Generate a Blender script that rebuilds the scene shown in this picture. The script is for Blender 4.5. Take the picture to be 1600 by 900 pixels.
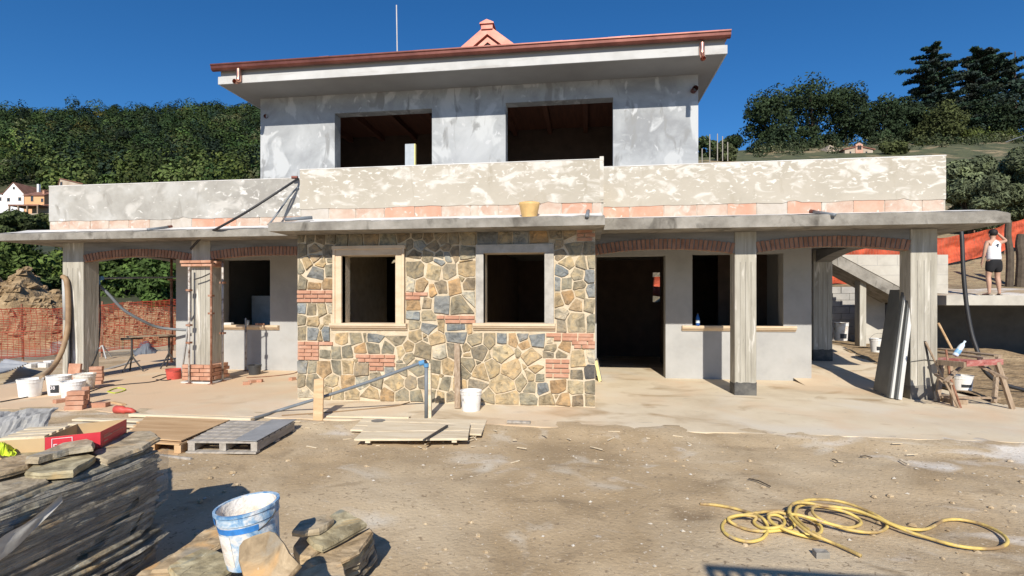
import bpy, math, random
import numpy as np
from mathutils import Vector, Matrix, noise as mnoise

for o in list(bpy.data.objects):
    bpy.data.objects.remove(o)
SC = bpy.context.scene
COL = SC.collection
R = random.Random(7)
PI = math.pi

# ------------------------------------------------------------------ camera
FPX, YAW, HORIZ, CH = 828.0, math.radians(7.9), 467.0, 1.75
cd = bpy.data.cameras.new('camera')
cam = bpy.data.objects.new('camera', cd)
COL.objects.link(cam)
cam.location = (0, 0, CH)
cam.rotation_euler = (PI/2, 0, YAW)
cd.sensor_width = 36
cd.lens = 36*FPX/1600
cd.shift_y = (HORIZ-450)/1600
cd.clip_start = 0.05
cd.clip_end = 6000
SC.camera = cam

# ------------------------------------------------------------------ light
SUN_EL = math.radians(34.8)
SUN_M = -0.075                      # sideways drift of the light per metre northwards
az = Vector((SUN_M, 1, 0)).normalized()
ld = Vector((az.x*math.cos(SUN_EL), az.y*math.cos(SUN_EL), -math.sin(SUN_EL)))
sd = bpy.data.lights.new('sun', 'SUN')
sd.energy = 5.0
sd.angle = math.radians(0.53)
sd.color = (1.0, 0.93, 0.82)
sun = bpy.data.objects.new('sun', sd)
COL.objects.link(sun)
sun.rotation_euler = ld.to_track_quat('-Z', 'Y').to_euler()
sun.location = (0, -20, 30)
W = bpy.data.worlds.new('World')
SC.world = W
W.use_nodes = True
wn = W.node_tree.nodes
wl = W.node_tree.links
sky = wn.new('ShaderNodeTexSky')
sky.sky_type = 'NISHITA'
sky.sun_disc = False
sky.sun_elevation = SUN_EL
sky.sun_rotation = math.atan2(-ld.x, -ld.y)
sky.altitude = 600
sky.air_density = 1.0
sky.dust_density = 0.0
sky.ozone_density = 8.0
bg = wn['Background']
bg.inputs['Strength'].default_value = 0.1
hsv = wn.new('ShaderNodeHueSaturation')
hsv.inputs['Saturation'].default_value = 1.16
wl.new(sky.outputs[0], hsv.inputs['Color'])
wl.new(hsv.outputs[0], bg.inputs['Color'])
SC.view_settings.view_transform = 'Standard'
SC.view_settings.look = 'None'
SC.view_settings.gamma = 1
SC.view_settings.exposure = 0.2

# ------------------------------------------------------------------ survey helpers
sn, cs = math.sin(YAW), math.cos(YAW)
def ray(x, y):
    u = (x-800)/FPX
    return Vector((-sn+u*cs, cs+u*sn, -(y-HORIZ)/FPX))
CAMP = Vector((0, 0, CH))
def PS(x, y, s): return CAMP+ray(x, y)*s            # at a distance along the view axis
def PY(x, y, Y):                                    # on a wall parallel to the house front
    d = ray(x, y); return CAMP+d*(Y/d.y)
def PZ(x, y, z=0.0):                                # on a level surface
    d = ray(x, y); return CAMP+d*((z-CH)/d.z)

# ------------------------------------------------------------------ materials
MATS = {}
def lin(c):
    return tuple(((v/255)/12.92 if v/255 <= .04045 else ((v/255+.055)/1.055)**2.4) for v in c)
def mat(name, cols, scale=4.0, rough=.85, stretch=(1, 1, 1), detail=6, dist=0.0, ramp=(.32, .68), bump=.15, bscale=None,
        world=False, metal=0.0, spots=None, objcol=False, alpha=None, interp='LINEAR', spec=None, attr=None, bdist=.02, trans=0):
    m = bpy.data.materials.new(name)
    m.use_nodes = True
    n, l = m.node_tree.nodes, m.node_tree.links
    b = n['Principled BSDF']
    b.inputs['Roughness'].default_value = rough
    b.inputs['Metallic'].default_value = metal
    if spec is not None: b.inputs['Specular IOR Level'].default_value = spec
    if alpha is not None: b.inputs['Alpha'].default_value = alpha
    if trans: b.inputs['Transmission Weight'].default_value = trans
    if world:
        co = mp0 = n.new('ShaderNodeNewGeometry').outputs['Position']
    else:
        tc = n.new('ShaderNodeTexCoord'); oi = n.new('ShaderNodeObjectInfo')
        mul = n.new('ShaderNodeMath'); mul.operation = 'MULTIPLY'; mul.inputs[1].default_value = 53.7
        l.new(oi.outputs['Random'], mul.inputs[0])
        va = n.new('ShaderNodeVectorMath'); va.operation = 'ADD'
        l.new(tc.outputs['Object'], va.inputs[0]); l.new(mul.outputs[0], va.inputs[1])
        co = va.outputs[0]; mp0 = tc.outputs['Object']
    mp = n.new('ShaderNodeMapping'); mp.inputs['Scale'].default_value = stretch
    l.new(co, mp.inputs['Vector'])
    tx = n.new('ShaderNodeTexNoise')
    tx.inputs['Scale'].default_value = scale; tx.inputs['Detail'].default_value = detail
    tx.inputs['Roughness'].default_value = .62; tx.inputs['Distortion'].default_value = dist
    l.new(mp.outputs[0], tx.inputs['Vector'])
    rp = n.new('ShaderNodeValToRGB'); rp.color_ramp.interpolation = interp
    el = rp.color_ramp.elements
    k = len(cols)
    while len(el) < k: el.new(.5)
    for i, c in enumerate(cols):
        el[i].position = ramp[0]+(ramp[1]-ramp[0])*i/max(1, k-1)
        el[i].color = (*c, 1)
    l.new(tx.outputs['Fac'], rp.inputs['Fac'])
    out = rp.outputs['Color']
    if spots:                                       # (colour, scale, low, high, stretch)
        for (sc_, ssc, lo, hi, sst, *zb) in spots:
            mp2 = n.new('ShaderNodeMapping'); mp2.inputs['Scale'].default_value = sst
            mp2.inputs['Location'].default_value = (3.1, 7.7, 1.3)
            l.new(co, mp2.inputs['Vector'])
            t2 = n.new('ShaderNodeTexNoise'); t2.inputs['Scale'].default_value = ssc
            t2.inputs['Detail'].default_value = 8; t2.inputs['Distortion'].default_value = .8
            l.new(mp2.outputs[0], t2.inputs['Vector'])
            mr = n.new('ShaderNodeMapRange'); mr.inputs['From Min'].default_value = lo; mr.inputs['From Max'].default_value = hi
            val = t2.outputs['Fac']
            if zb:                                  # (axis, from, to, amount): patches gather towards one end
                sp = n.new('ShaderNodeSeparateXYZ'); l.new(mp0, sp.inputs[0])
                zr = n.new('ShaderNodeMapRange'); zr.inputs['From Min'].default_value = zb[0][1]; zr.inputs['From Max'].default_value = zb[0][2]
                zr.inputs['To Max'].default_value = zb[0][3]
                l.new(sp.outputs[zb[0][0]], zr.inputs['Value'])
                ad = n.new('ShaderNodeMath'); l.new(val, ad.inputs[0]); l.new(zr.outputs[0], ad.inputs[1]); val = ad.outputs[0]
            l.new(val, mr.inputs['Value'])
            mx = n.new('ShaderNodeMix'); mx.data_type = 'RGBA'
            l.new(mr.outputs[0], mx.inputs['Factor']); l.new(out, mx.inputs['A'])
            mx.inputs['B'].default_value = (*sc_, 1)
            out = mx.outputs['Result']
    if objcol or attr:
        if attr:
            src = n.new('ShaderNodeAttribute'); src.attribute_name = attr
        else:
            src = n.new('ShaderNodeObjectInfo')
        mx = n.new('ShaderNodeMix'); mx.data_type = 'RGBA'; mx.blend_type = 'MULTIPLY'; mx.inputs['Factor'].default_value = 1
        l.new(out, mx.inputs['A']); l.new(src.outputs['Color'], mx.inputs['B'])
        out = mx.outputs['Result']
    l.new(out, b.inputs['Base Color'])
    if bump:
        bt = n.new('ShaderNodeTexNoise'); bt.inputs['Scale'].default_value = bscale or scale*5; bt.inputs['Detail'].default_value = 8
        l.new(mp.outputs[0], bt.inputs['Vector'])
        bp = n.new('ShaderNodeBump'); bp.inputs['Strength'].default_value = bump; bp.inputs['Distance'].default_value = bdist
        l.new(bt.outputs['Fac'], bp.inputs['Height']); l.new(bp.outputs[0], b.inputs['Normal'])
    MATS[name] = m
    return m
def flat(name, c, rough=.6, metal=0.0, var=.12, scale=6, bump=.05, **k):
    return mat(name, [tuple(v*(1-var) for v in c), tuple(min(1, v*(1+var)) for v in c)], scale=scale, rough=rough, metal=metal, bump=bump, **k)

# ------------------------------------------------------------------ mesh builder
BASE = {}
class MB:
    def __init__(s): s.v = []; s.f = []
    def add(s, vs, fs):
        o = len(s.v); s.v += [tuple(p) for p in vs]; s.f += [tuple(i+o for i in f) for f in fs]; return s
    def box(s, x0, x1, y0, y1, z0, z1):
        return s.add([(x0,y0,z0),(x1,y0,z0),(x1,y1,z0),(x0,y1,z0),(x0,y0,z1),(x1,y0,z1),(x1,y1,z1),(x0,y1,z1)],
                     [(0,3,2,1),(4,5,6,7),(0,1,5,4),(1,2,6,5),(2,3,7,6),(3,0,4,7)])
    def obox(s, c, ax, ay, az):                     # centre and three half-axis vectors
        c = Vector(c); ax = Vector(ax); ay = Vector(ay); az = Vector(az)
        vs = [c+i*ax+j*ay+k*az for k in (-1, 1) for (i, j) in ((-1,-1),(1,-1),(1,1),(-1,1))]
        return s.add(vs, [(0,3,2,1),(4,5,6,7),(0,1,5,4),(1,2,6,5),(2,3,7,6),(3,0,4,7)])
    def bar(s, a, b, w, h, up=(0, 0, 1)):           # rectangular bar from a to b
        a = Vector(a); b = Vector(b); d = (b-a); L = d.length; d.normalize()
        u = Vector(up)
        if abs(d.dot(u)) > .95: u = Vector((0, 1, 0))
        x = d.cross(u).normalized(); u = x.cross(d).normalized()
        return s.obox((a+b)/2, d*L/2, x*w/2, u*h/2)
    def prism(s, poly, a, b):                       # extrude list of 3-D points a->b offset vectors
        n = len(poly); a = Vector(a); b = Vector(b)
        vs = [Vector(p)+a for p in poly]+[Vector(p)+b for p in poly]
        fs = [tuple(range(n-1, -1, -1)), tuple(range(n, 2*n))]
        for i in range(n):
            j = (i+1) % n; fs.append((i, j, n+j, n+i))
        return s.add(vs, fs)
    def tube(s, pts, r, n=8, caps=True, r2=None):
        pts = [Vector(p) for p in pts]; m = len(pts)
        prev = None; rings = []
        for i, p in enumerate(pts):
            t = (pts[min(i+1, m-1)]-pts[max(i-1, 0)])
            if t.length < 1e-9: t = Vector((0, 0, 1))
            t.normalize()
            if prev is None:
                x = t.orthogonal().normalized()
            else:
                x = (prev-t*prev.dot(t))
                x = x.normalized() if x.length > 1e-6 else t.orthogonal().normalized()
            prev = x; y = t.cross(x)
            rr = r if r2 is None else r+(r2-r)*i/(m-1)
            rings.append([p+x*rr*math.cos(2*PI*k/n)+y*rr*math.sin(2*PI*k/n) for k in range(n)])
        vs = [q for rg in rings for q in rg]; fs = []
        for i in range(m-1):
            for k in range(n):
                k2 = (k+1) % n
                fs.append((i*n+k, i*n+k2, (i+1)*n+k2, (i+1)*n+k))
        if caps: fs += [tuple(range(n-1, -1, -1)), tuple(range((m-1)*n, m*n))]
        return s.add(vs, fs)
    def lathe(s, prof, c=(0, 0, 0), n=20, M=None):  # list of (r, z)
        c = Vector(c); vs = []; fs = []
        for r, z in prof:
            for k in range(n):
                q = Vector((r*math.cos(2*PI*k/n), r*math.sin(2*PI*k/n), z))
                if M: q = M @ q
                vs.append(c+q)
        for i in range(len(prof)-1):
            for k in range(n):
                k2 = (k+1) % n
                fs.append((i*n+k, i*n+k2, (i+1)*n+k2, (i+1)*n+k))
        return s.add(vs, fs)
    def build(s, name, m, parent=None, bevel=0, smooth=False, color=None, base=None, seg=1):
        xs = np.array(s.v, dtype=float)
        if base is None:
            lo, hi = xs.min(0), xs.max(0)
            base = Vector(((lo[0]+hi[0])/2, (lo[1]+hi[1])/2, lo[2]))
        else: base = Vector(base)
        me = bpy.data.meshes.new(name)
        me.from_pydata((xs-np.array(base)).tolist(), [], s.f)
        me.materials.append(MATS[m] if isinstance(m, str) else m)
        if smooth: me.polygons.foreach_set('use_smooth', [True]*len(me.polygons))
        o = bpy.data.objects.new(name, me)
        link(o, base, parent)
        if bevel:
            bm = o.modifiers.new('bevel', 'BEVEL'); bm.width = bevel; bm.segments = seg; bm.limit_method = 'ANGLE'
        if color: o.color = (*color, 1)
        return o
def link(o, base, parent=None):
    COL.objects.link(o)
    BASE[o.name] = Vector(base)
    if parent is not None:
        o.parent = parent; o.location = Vector(base)-BASE[parent.name]
    else: o.location = base
def thing(name, label, cat, loc, group=None):
    o = bpy.data.objects.new(name, None)
    o.empty_display_size = .2
    link(o, Vector(loc))
    o['label'] = label; o['category'] = cat
    if group: o['group'] = group
    return o
def tag(o, label, cat, group=None):
    o['label'] = label; o['category'] = cat
    if group: o['group'] = group
    return o
def struct(o, label=None, kind='structure'):
    o['kind'] = kind
    if label: o['label'] = label
    return o
def copy_tree(o, base, parent=None):
    c = o.copy(); link(c, base, parent)
    for ch in list(o.children): copy_tree(ch, Vector(base)+ch.location, c)
    return c
def smoothpath(pts, k=6):
    pts = [Vector(p) for p in pts]; out = []
    for i in range(len(pts)-1):
        p0 = pts[max(i-1, 0)]; p1 = pts[i]; p2 = pts[i+1]; p3 = pts[min(i+2, len(pts)-1)]
        for j in range(k):
            t = j/k
            out.append(.5*((2*p1)+(p2-p0)*t+(2*p0-5*p1+4*p2-p3)*t*t+(3*p1-p0-3*p2+p3)*t**3))
    out.append(pts[-1]); return out

# material set -----------------------------------------------------
mat('soil', [(.33, .24, .138), (.42, .312, .185), (.50, .38, .236)], scale=.9, detail=13, rough=.95, bump=.45, bscale=30, bdist=.02, world=True, ramp=(.36, .66),
    spots=[((.55, .445, .30), .45, .47, .68, (1, 1, 1)), ((.58, .52, .42), 1.3, .60, .76, (1, 1, 1)), ((.52, .46, .38), 9, .70, .78, (1, 1, 1)), ((.25, .18, .105), 1.7, .60, .78, (1, 1.6, 1)), ((.64, .59, .52), 1.1, .66, .82, (1, 1.5, 1), (0, 2.4, 5.0, .22)), ((.27, .20, .125), 22, .60, .68, (1, 1, 1)), ((.60, .50, .37), 34, .63, .70, (1, 1, 1))])
mat('soil_clod', [(.20, .135, .07), (.31, .215, .115), (.42, .31, .18)], scale=2.2, detail=10, rough=.95, bump=1, bscale=7, bdist=.1, world=True)
mat('patio', [(.56, .46, .32), (.66, .56, .405), (.71, .62, .47)], scale=.8, detail=10, rough=.9, bump=.2, bscale=20, world=True,
    spots=[((.40, .29, .17), .9, .56, .72, (1, 1.4, 1)), ((.66, .60, .50), .45, .55, .75, (1, 1, 1)), ((.36, .31, .24), 3, .66, .76, (1, 2, 1)), ((.66, .48, .31), .7, .48, .80, (1, 1, 1), (0, -3.5, -8, .34))])
mat('dust', [(.50, .30, .17), (.56, .36, .22), (.54, .39, .26)], scale=1.2, detail=8, rough=.95, bump=.15, world=True)
mat('lime', [(.36, .30, .23), (.52, .46, .38), (.62, .57, .49)], scale=3, detail=10, rough=.95, bump=.4, world=True)
mat('mortar', [(.50, .405, .275), (.59, .49, .35), (.65, .55, .41)], scale=6, rough=.95, bump=.5, bscale=40)
mat('stone', [(.50, .50, .48), (.92, .92, .92), (1.35, 1.24, 1.05)], scale=6, detail=14, rough=.85, bump=.7, bscale=12, objcol=True, dist=1.1, ramp=(.35, .65), bdist=.03,
    spots=[((1.25, 1.10, .85), 5, .58, .80, (1, 1, 1)), ((.42, .40, .36), 11, .62, .74, (1, 1, 1))])
mat('brick', [(.39, .19, .12), (.48, .25, .16), (.54, .33, .23)], scale=5, rough=.9, bump=.25, bscale=50)
mat('archbrick', [(.21, .105, .065), (.29, .15, .095), (.36, .20, .135)], scale=6, rough=.9, bump=.25, bscale=50)
mat('hollow', [(.50, .25, .165), (.56, .31, .22), (.56, .40, .31)], scale=3, rough=.9, bump=.15, ramp=(.3, .75), spots=[((.56, .47, .39), 3.5, .58, .70, (1, 1, 1)), ((.62, .57, .5), 9, .64, .70, (1, 1, 1))])
mat('hollow_pale', [(.46, .31, .235), (.50, .38, .30), (.53, .45, .375)], scale=4, rough=.9, bump=.25, ramp=(.36, .64), spots=[((.56, .52, .46), 6, .56, .66, (1, 1, 1))])
mat('hollow_grey', [(.42, .36, .30), (.48, .43, .37), (.52, .48, .43)], scale=4, rough=.9, bump=.2)
mat('parapet', [(.385, .35, .285), (.435, .395, .325), (.475, .435, .365)], scale=1.1, detail=8, rough=.92, bump=.1, bscale=20,
    spots=[((.61, .58, .52), 2.6, .60, .70, (1, 1, 1.9), (2, .0, .75, .10)), ((.66, .63, .57), 8, .63, .71, (1, 1, 2.0), (2, .0, .75, .10)), ((.36, .32, .25), 1.6, .60, .75, (2.4, 1, .7))])
mat('parapet_grey', [(.31, .295, .265), (.375, .36, .325), (.46, .45, .42)], scale=1.2, detail=8, rough=.92, bump=.1, bscale=20, ramp=(.38, .62),
    spots=[((.50, .48, .44), 2.2, .55, .66, (1, 1, 1.4)), ((.64, .62, .58), 6, .63, .70, (1, 1, 1.8), (0, 0, 3.2, .08)), ((.28, .265, .235), 1.5, .60, .72, (2, 1, .8))])
mat('plaster', [(.28, .29, .30), (.375, .39, .40), (.45, .465, .475)], scale=1.0, detail=7, rough=.9, bump=.06, dist=.5, ramp=(.36, .66),
    spots=[((.50, .515, .52), 1.6, .55, .61, (1, 1, .8)), ((.27, .275, .275), 2.0, .58, .66, (1.8, 1, .6)), ((.52, .53, .54), 5, .62, .68, (1, 1, .6))])
mat('render_grey', [(.33, .33, .325), (.39, .39, .38), (.43, .43, .42)], scale=1.3, rough=.92, bump=.06, detail=6,
    spots=[((.38, .37, .35), 3, .62, .74, (1, 1, 1))])
mat('soffit', [(.30, .295, .285), (.35, .345, .335)], scale=1.2, rough=.9, bump=.05)
mat('white_paint', [(.45, .45, .435), (.51, .51, .495), (.55, .55, .54)], scale=2, rough=.85, bump=.05, spots=[((.40, .385, .36), 3, .58, .72, (.4, 1, 2))])
mat('concrete', [(.15, .135, .115), (.25, .232, .20), (.36, .335, .295)], scale=2.5, detail=12, rough=.95, bump=.4, bscale=25, ramp=(.3, .7),
    spots=[((.10, .09, .075), 3.5, .58, .72, (1, 1, .6))])
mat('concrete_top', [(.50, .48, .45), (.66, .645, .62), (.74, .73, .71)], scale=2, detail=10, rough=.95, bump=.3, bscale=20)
mat('board_concrete', [(.26, .24, .195), (.38, .355, .295), (.48, .455, .39)], scale=3, stretch=(4, 4, .35), detail=10, rough=.92, bump=.3, bscale=9, ramp=(.28, .72),
    spots=[((.62, .59, .53), 4, .58, .7, (2.5, 2.5, .35)), ((.21, .20, .17), 6, .66, .78, (3, 3, .3))])
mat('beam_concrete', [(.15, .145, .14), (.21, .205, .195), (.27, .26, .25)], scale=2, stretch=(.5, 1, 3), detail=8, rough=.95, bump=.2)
mat('bitumen', [(.03, .03, .03), (.075, .073, .07), (.14, .135, .12)], scale=4, rough=.9, bump=.2)
mat('grey_base', [(.16, .15, .13), (.22, .205, .18), (.27, .25, .22)], scale=4, rough=.95, bump=.2)
mat('travertine', [(.58, .43, .28), (.64, .50, .345), (.68, .55, .40)], scale=3, stretch=(1, 1, 3), rough=.8, bump=.12, bscale=30)
mat('bare_surround', [(.32, .30, .27), (.42, .395, .35), (.50, .475, .43)], scale=5, rough=.95, bump=.3, bscale=25)
mat('copper', [(.11, .035, .026), (.16, .052, .038), (.21, .075, .056)], scale=2, rough=.42, metal=.45, bump=.03)
mat('copper_pale', [(.38, .135, .10), (.44, .175, .132), (.49, .22, .17)], scale=2.5, rough=.5, metal=.35, bump=.05)
mat('copper_new', [(.72, .36, .25), (.80, .44, .32)], scale=3, rough=.3, metal=.9, bump=.02)
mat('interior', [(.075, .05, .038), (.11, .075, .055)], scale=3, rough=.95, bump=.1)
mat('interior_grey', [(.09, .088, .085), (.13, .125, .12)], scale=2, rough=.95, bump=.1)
mat('ceiling_wood', [(.10, .04, .024), (.16, .062, .036)], scale=3, stretch=(6, .5, 1), rough=.7, bump=.1)
mat('wood_new', [(.46, .29, .15), (.56, .375, .205), (.62, .45, .27)], scale=3, stretch=(.6, 6, 6), rough=.8, bump=.15)
mat('wood_ply', [(.42, .26, .13), (.52, .34, .18), (.60, .42, .24)], scale=2.5, stretch=(.5, 4, 4), rough=.8, bump=.15)
mat('wood_pale', [(.56, .45, .30), (.66, .56, .40), (.72, .63, .48)], scale=2.5, stretch=(.6, 7, 7), rough=.85, bump=.2,
    spots=[((.40, .32, .22), 3, .62, .7, (.4, 5, 5))])
mat('wood_grey', [(.26, .235, .20), (.37, .335, .29), (.46, .42, .37)], scale=3, stretch=(6, .7, 6), rough=.9, bump=.25)
mat('wood_old', [(.22, .155, .10), (.32, .235, .16), (.42, .33, .24)], scale=4, stretch=(6, 6, .7), rough=.9, bump=.25)
mat('red_wood', [(.30, .08, .065), (.40, .13, .11), (.46, .26, .22)], scale=4, stretch=(.8, 5, 5), rough=.8, bump=.2)
flat('steel_grey', (.30, .31, .32), rough=.45, metal=.4, bump=.1)
mat('panel_light', [(.50, .50, .48), (.60, .60, .58)], scale=3, rough=.6, bump=.05)
flat('sheet_grey', (.30, .31, .32), rough=.5, var=.25, scale=2.5, bump=.1)
mat('rust', [(.16, .065, .035), (.27, .12, .07), (.40, .25, .18)], scale=9, rough=.85, bump=.2)
mat('prop_white', [(.16, .10, .07), (.5, .46, .42), (.58, .55, .5)], scale=7, rough=.8, bump=.2, ramp=(.36, .6))
flat('black_rubber', (.025, .025, .027), rough=.55)
flat('dark_iron', (.045, .042, .04), rough=.6)
flat('pvc_grey', (.17, .19, .21), rough=.5)
flat('pvc_pale', (.42, .42, .41), rough=.6)
mat('hose_brown', [(.25, .16, .09), (.34, .23, .13)], scale=5, rough=.7, bump=.1)
flat('plastic_blue', (.10, .27, .48), rough=.5)
mat('bucket_white', [(.55, .51, .45), (.74, .72, .68), (.80, .79, .77)], scale=5, rough=.6, bump=.1, ramp=(.25, .55))
mat('bucket_dirty', [(.40, .27, .15), (.66, .60, .52), (.74, .71, .66)], scale=6, rough=.7, bump=.1, ramp=(.35, .55))
mat('bucket_blue', [(.09, .24, .46), (.30, .44, .58), (.62, .64, .66), (.68, .64, .56)], scale=8, rough=.6, bump=.25, ramp=(.38, .70), dist=1.0)
mat('bucket_lime', [(.62, .50, .38), (.74, .70, .64), (.80, .78, .75)], scale=9, rough=.95, bump=.4)
flat('print_blue', (.035, .20, .55), rough=.5, var=.35, scale=14)
flat('print_dark', (.03, .035, .04), rough=.6)
flat('print_white', (.80, .76, .76), rough=.6)
flat('bucket_red', (.52, .08, .06), rough=.5, var=.2)
flat('bucket_black', (.05, .052, .055), rough=.5)
flat('bucket_yellow', (.66, .43, .17), rough=.6, var=.15)
flat('red_card', (.60, .035, .05), rough=.5, var=.05)
flat('carton', (.50, .36, .20), rough=.85, var=.08)
mat('hose_yellow', [(.30, .20, .10), (.50, .36, .13), (.66, .49, .14), (.72, .54, .15)], scale=3.5, rough=.6, bump=.1, ramp=(.40, .62), spots=[((.44, .34, .22), 14, .58, .70, (1, 1, 1))])
flat('hivis', (.50, .60, .03), rough=.8, var=.3)
mat('plastic_sheet', [(.33, .31, .27), (.46, .44, .39), (.58, .56, .51)], scale=4, rough=.45, bump=.2)
mat('slate', [(.19, .155, .105), (.32, .27, .195), (.47, .41, .31)], scale=5, detail=14, rough=.8, bump=.9, bscale=10, dist=1.4, bdist=.025, objcol=True, ramp=(.36, .63),
    spots=[((.46, .32, .17), 4, .57, .68, (1, 1, 1)), ((.25, .25, .235), 5, .58, .70, (1, 1, 1)), ((.12, .10, .08), 9, .66, .72, (2.5, 1, 1)), ((.55, .52, .45), 16, .70, .76, (1, 1, 1))])
mat('film', [(.16, .155, .145), (.26, .255, .24), (.46, .455, .44)], scale=4.5, stretch=(1, .3, 9), rough=.3, bump=.2, bscale=12, alpha=.34, dist=1.0)
flat('net_orange', (.47, .075, .028), rough=.75, var=.45, scale=2)
flat('net_dark', (.27, .040, .016), rough=.8, var=.35, scale=2)
mat('foliage', [(.45, .45, .45), (1.0, 1.0, 1.0), (1.4, 1.4, 1.2)], scale=1.5, rough=.75, bump=0, world=True, attr='tint', spec=.15)
mat('bark', [(.06, .045, .032), (.11, .085, .06)], scale=6, rough=.95, bump=.5)
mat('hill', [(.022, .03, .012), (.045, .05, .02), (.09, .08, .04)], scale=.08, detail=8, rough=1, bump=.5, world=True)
mat('dry_field', [(.20, .15, .085), (.30, .23, .135), (.24, .19, .10)], scale=.25, detail=12, rough=1, bump=.8, bscale=3, bdist=.3, world=True,
    spots=[((.085, .092, .042), .18, .62, .72, (1, 1, 1), (1, 25, 70, .24)), ((.05, .06, .028), .5, .66, .74, (1, 1, 1), (1, 25, 70, .15))])
flat('house_white', (.80, .80, .80), rough=.9, var=.04, scale=.3)
flat('house_orange', (.72, .38, .19), rough=.9, var=.06, scale=.3)
mat('roof_tile', [(.14, .065, .045), (.22, .10, .07), (.28, .16, .11)], scale=.8, rough=.95, bump=.3)
mat('farm_stone', [(.34, .27, .20), (.44, .36, .28), (.52, .44, .36)], scale=.8, rough=.95, bump=.3)
flat('dark_open', (.02, .02, .022), rough=.8)
flat('glass_dark', (.03, .04, .05), rough=.1)
flat('bottle_blue', (.02, .10, .35), rough=.15)
flat('bottle_clear', (.62, .72, .80), rough=.15, var=.1)
flat('bottle_label', (.20, .42, .68), rough=.4)
flat('skin', (.50, .30, .21), rough=.6, var=.06)
flat('hair', (.012, .010, .009), rough=.7)
flat('cloth_white', (.78, .78, .80), rough=.9, var=.04)
flat('cloth_black', (.012, .012, .014), rough=.9)
flat('insulation', (.78, .70, .30), rough=.9, var=.1)
flat('appliance', (.42, .46, .50), rough=.4)
mat('sheet_metal_old', [(.34, .35, .36), (.46, .47, .47), (.55, .55, .54)], scale=2, rough=.55, metal=.3, bump=.1)
mat('panel_dark', [(.085, .092, .09), (.13, .137, .135)], scale=3, rough=.55, bump=.05)
mat('pebble', [(.33, .28, .21), (.50, .45, .37), (.64, .6, .53)], scale=9, rough=.95, bump=.2, world=True)
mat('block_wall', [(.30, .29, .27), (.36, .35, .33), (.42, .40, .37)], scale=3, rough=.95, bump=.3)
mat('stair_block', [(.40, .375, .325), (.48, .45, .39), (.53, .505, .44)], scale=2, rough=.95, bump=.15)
# ================================================================== HOUSE
FY = 8.635           # face of the stone bay
PYL = 10.1           # line of columns and side parapets
WY = 12.05           # back wall of the porches and front of the upper floor
house = thing('house', 'two storey villa under construction with stone clad bay, porches and bare plastered walls', 'house', (-2.7, 12, 0))

def wall_with_holes(mb, x0, x1, z0, z1, y0, y1, holes):
    holes = sorted(holes); x = x0
    for (a, b, c, d) in holes:
        if a > x: mb.box(x, a, y0, y1, z0, z1)
        if c > z0: mb.box(a, b, y0, y1, z0, c)
        if d < z1: mb.box(a, b, y0, y1, d, z1)
        x = b
    if x < x1: mb.box(x, x1, y0, y1, z0, z1)
    return mb

# ---- stone bay ----------------------------------------------------
W1 = (-4.146, -3.182, 1.33, 2.49); W2 = (-1.669, -.661, 1.346, 2.503)
BX0, BX1, BZ1 = -4.97, .154, 2.86
sw = wall_with_holes(MB(), BX0, BX1, -.1, BZ1, FY, FY+.3, [W1, W2])
sw.box(BX0, BX0+.3, FY+.3, WY, -.1, BZ1).box(BX1-.3, BX1, FY+.3, WY, -.1, BZ1)
stone_wall = sw.build('stone_wall', 'mortar', house)

def wp(x, y):
    p = PY(x, y, FY); return (p.x, p.z)
ST = []
def seeds(ox, oy, k, s):
    for q in s.split():
        a = q.split(',')
        x = ox+float(a[0])/k; y = oy+float(a[1])/k
        c = a[2]; sm = -.016 if 's' in c else (.014 if 'B' in c else 0)
        X, Z = wp(x, y)
        if any((X-t[0])**2+(Z-t[1])**2 < .085**2 for t in ST): continue
        ST.append((X, Z, c[0], sm))
seeds(440, 340, 5, '150,150,g 220,165,d 305,165,d 385,160,d 470,165,g 585,175,b 700,160,d 830,170,g 960,140,d 1060,135,d 1150,150,d 1230,135,d '
 '155,250,b 265,250,d 370,255,d 215,290,ds 265,320,d 995,210,d 1070,215,b 1190,225,d 1040,290,d 1150,300,g 1240,300,b 1290,240,d '
 '145,385,g 205,360,o 295,360,o 375,340,gs 380,415,g 270,440,bB 180,420,gs 195,470,gs 155,505,g 260,525,r 370,520,r '
 '160,710,b 235,720,g 320,720,o 390,700,l 150,805,g 245,815,o 320,805,os 315,850,os 375,800,o 160,885,g 240,890,b 310,885,os 370,890,b '
 '1030,335,os 1130,340,os 1230,340,b 1045,405,gB 1190,420,oB 1290,415,d 1005,515,l 1090,520,r 1165,495,gs 1240,550,d 1180,575,r '
 '1030,690,r 1080,720,os 1145,670,d 1240,675,bB 1030,765,b 1145,765,g 1025,830,g 1150,855,b 1255,855,os')
seeds(690, 340, 5, '15,170,d 80,170,d 200,165,g 20,255,b 95,270,d 185,270,g 40,290,b 365,155,bB 500,160,d 605,155,b 770,160,r '
 '905,130,d 985,130,d 905,210,d 1030,220,gB 1150,240,b 930,285,d 10,330,b 190,325,os 75,405,d 205,405,o 10,400,o '
 '20,540,d 105,540,r 220,530,d 175,495,os 10,670,b 150,690,gB 220,615,l 15,860,os 120,865,bB 235,860,r '
 '905,325,os 975,350,o 1050,320,os 1105,355,g 1165,345,g 935,420,b 1015,420,os 1070,450,g 1155,460,b 900,510,b 970,510,g 1080,530,g '
 '1165,570,b 905,650,o 990,620,r 1090,590,o 960,700,ds 1055,680,r 1150,680,g 930,755,l 1125,760,gs 1170,820,g 920,835,d 1060,820,bB')
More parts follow.
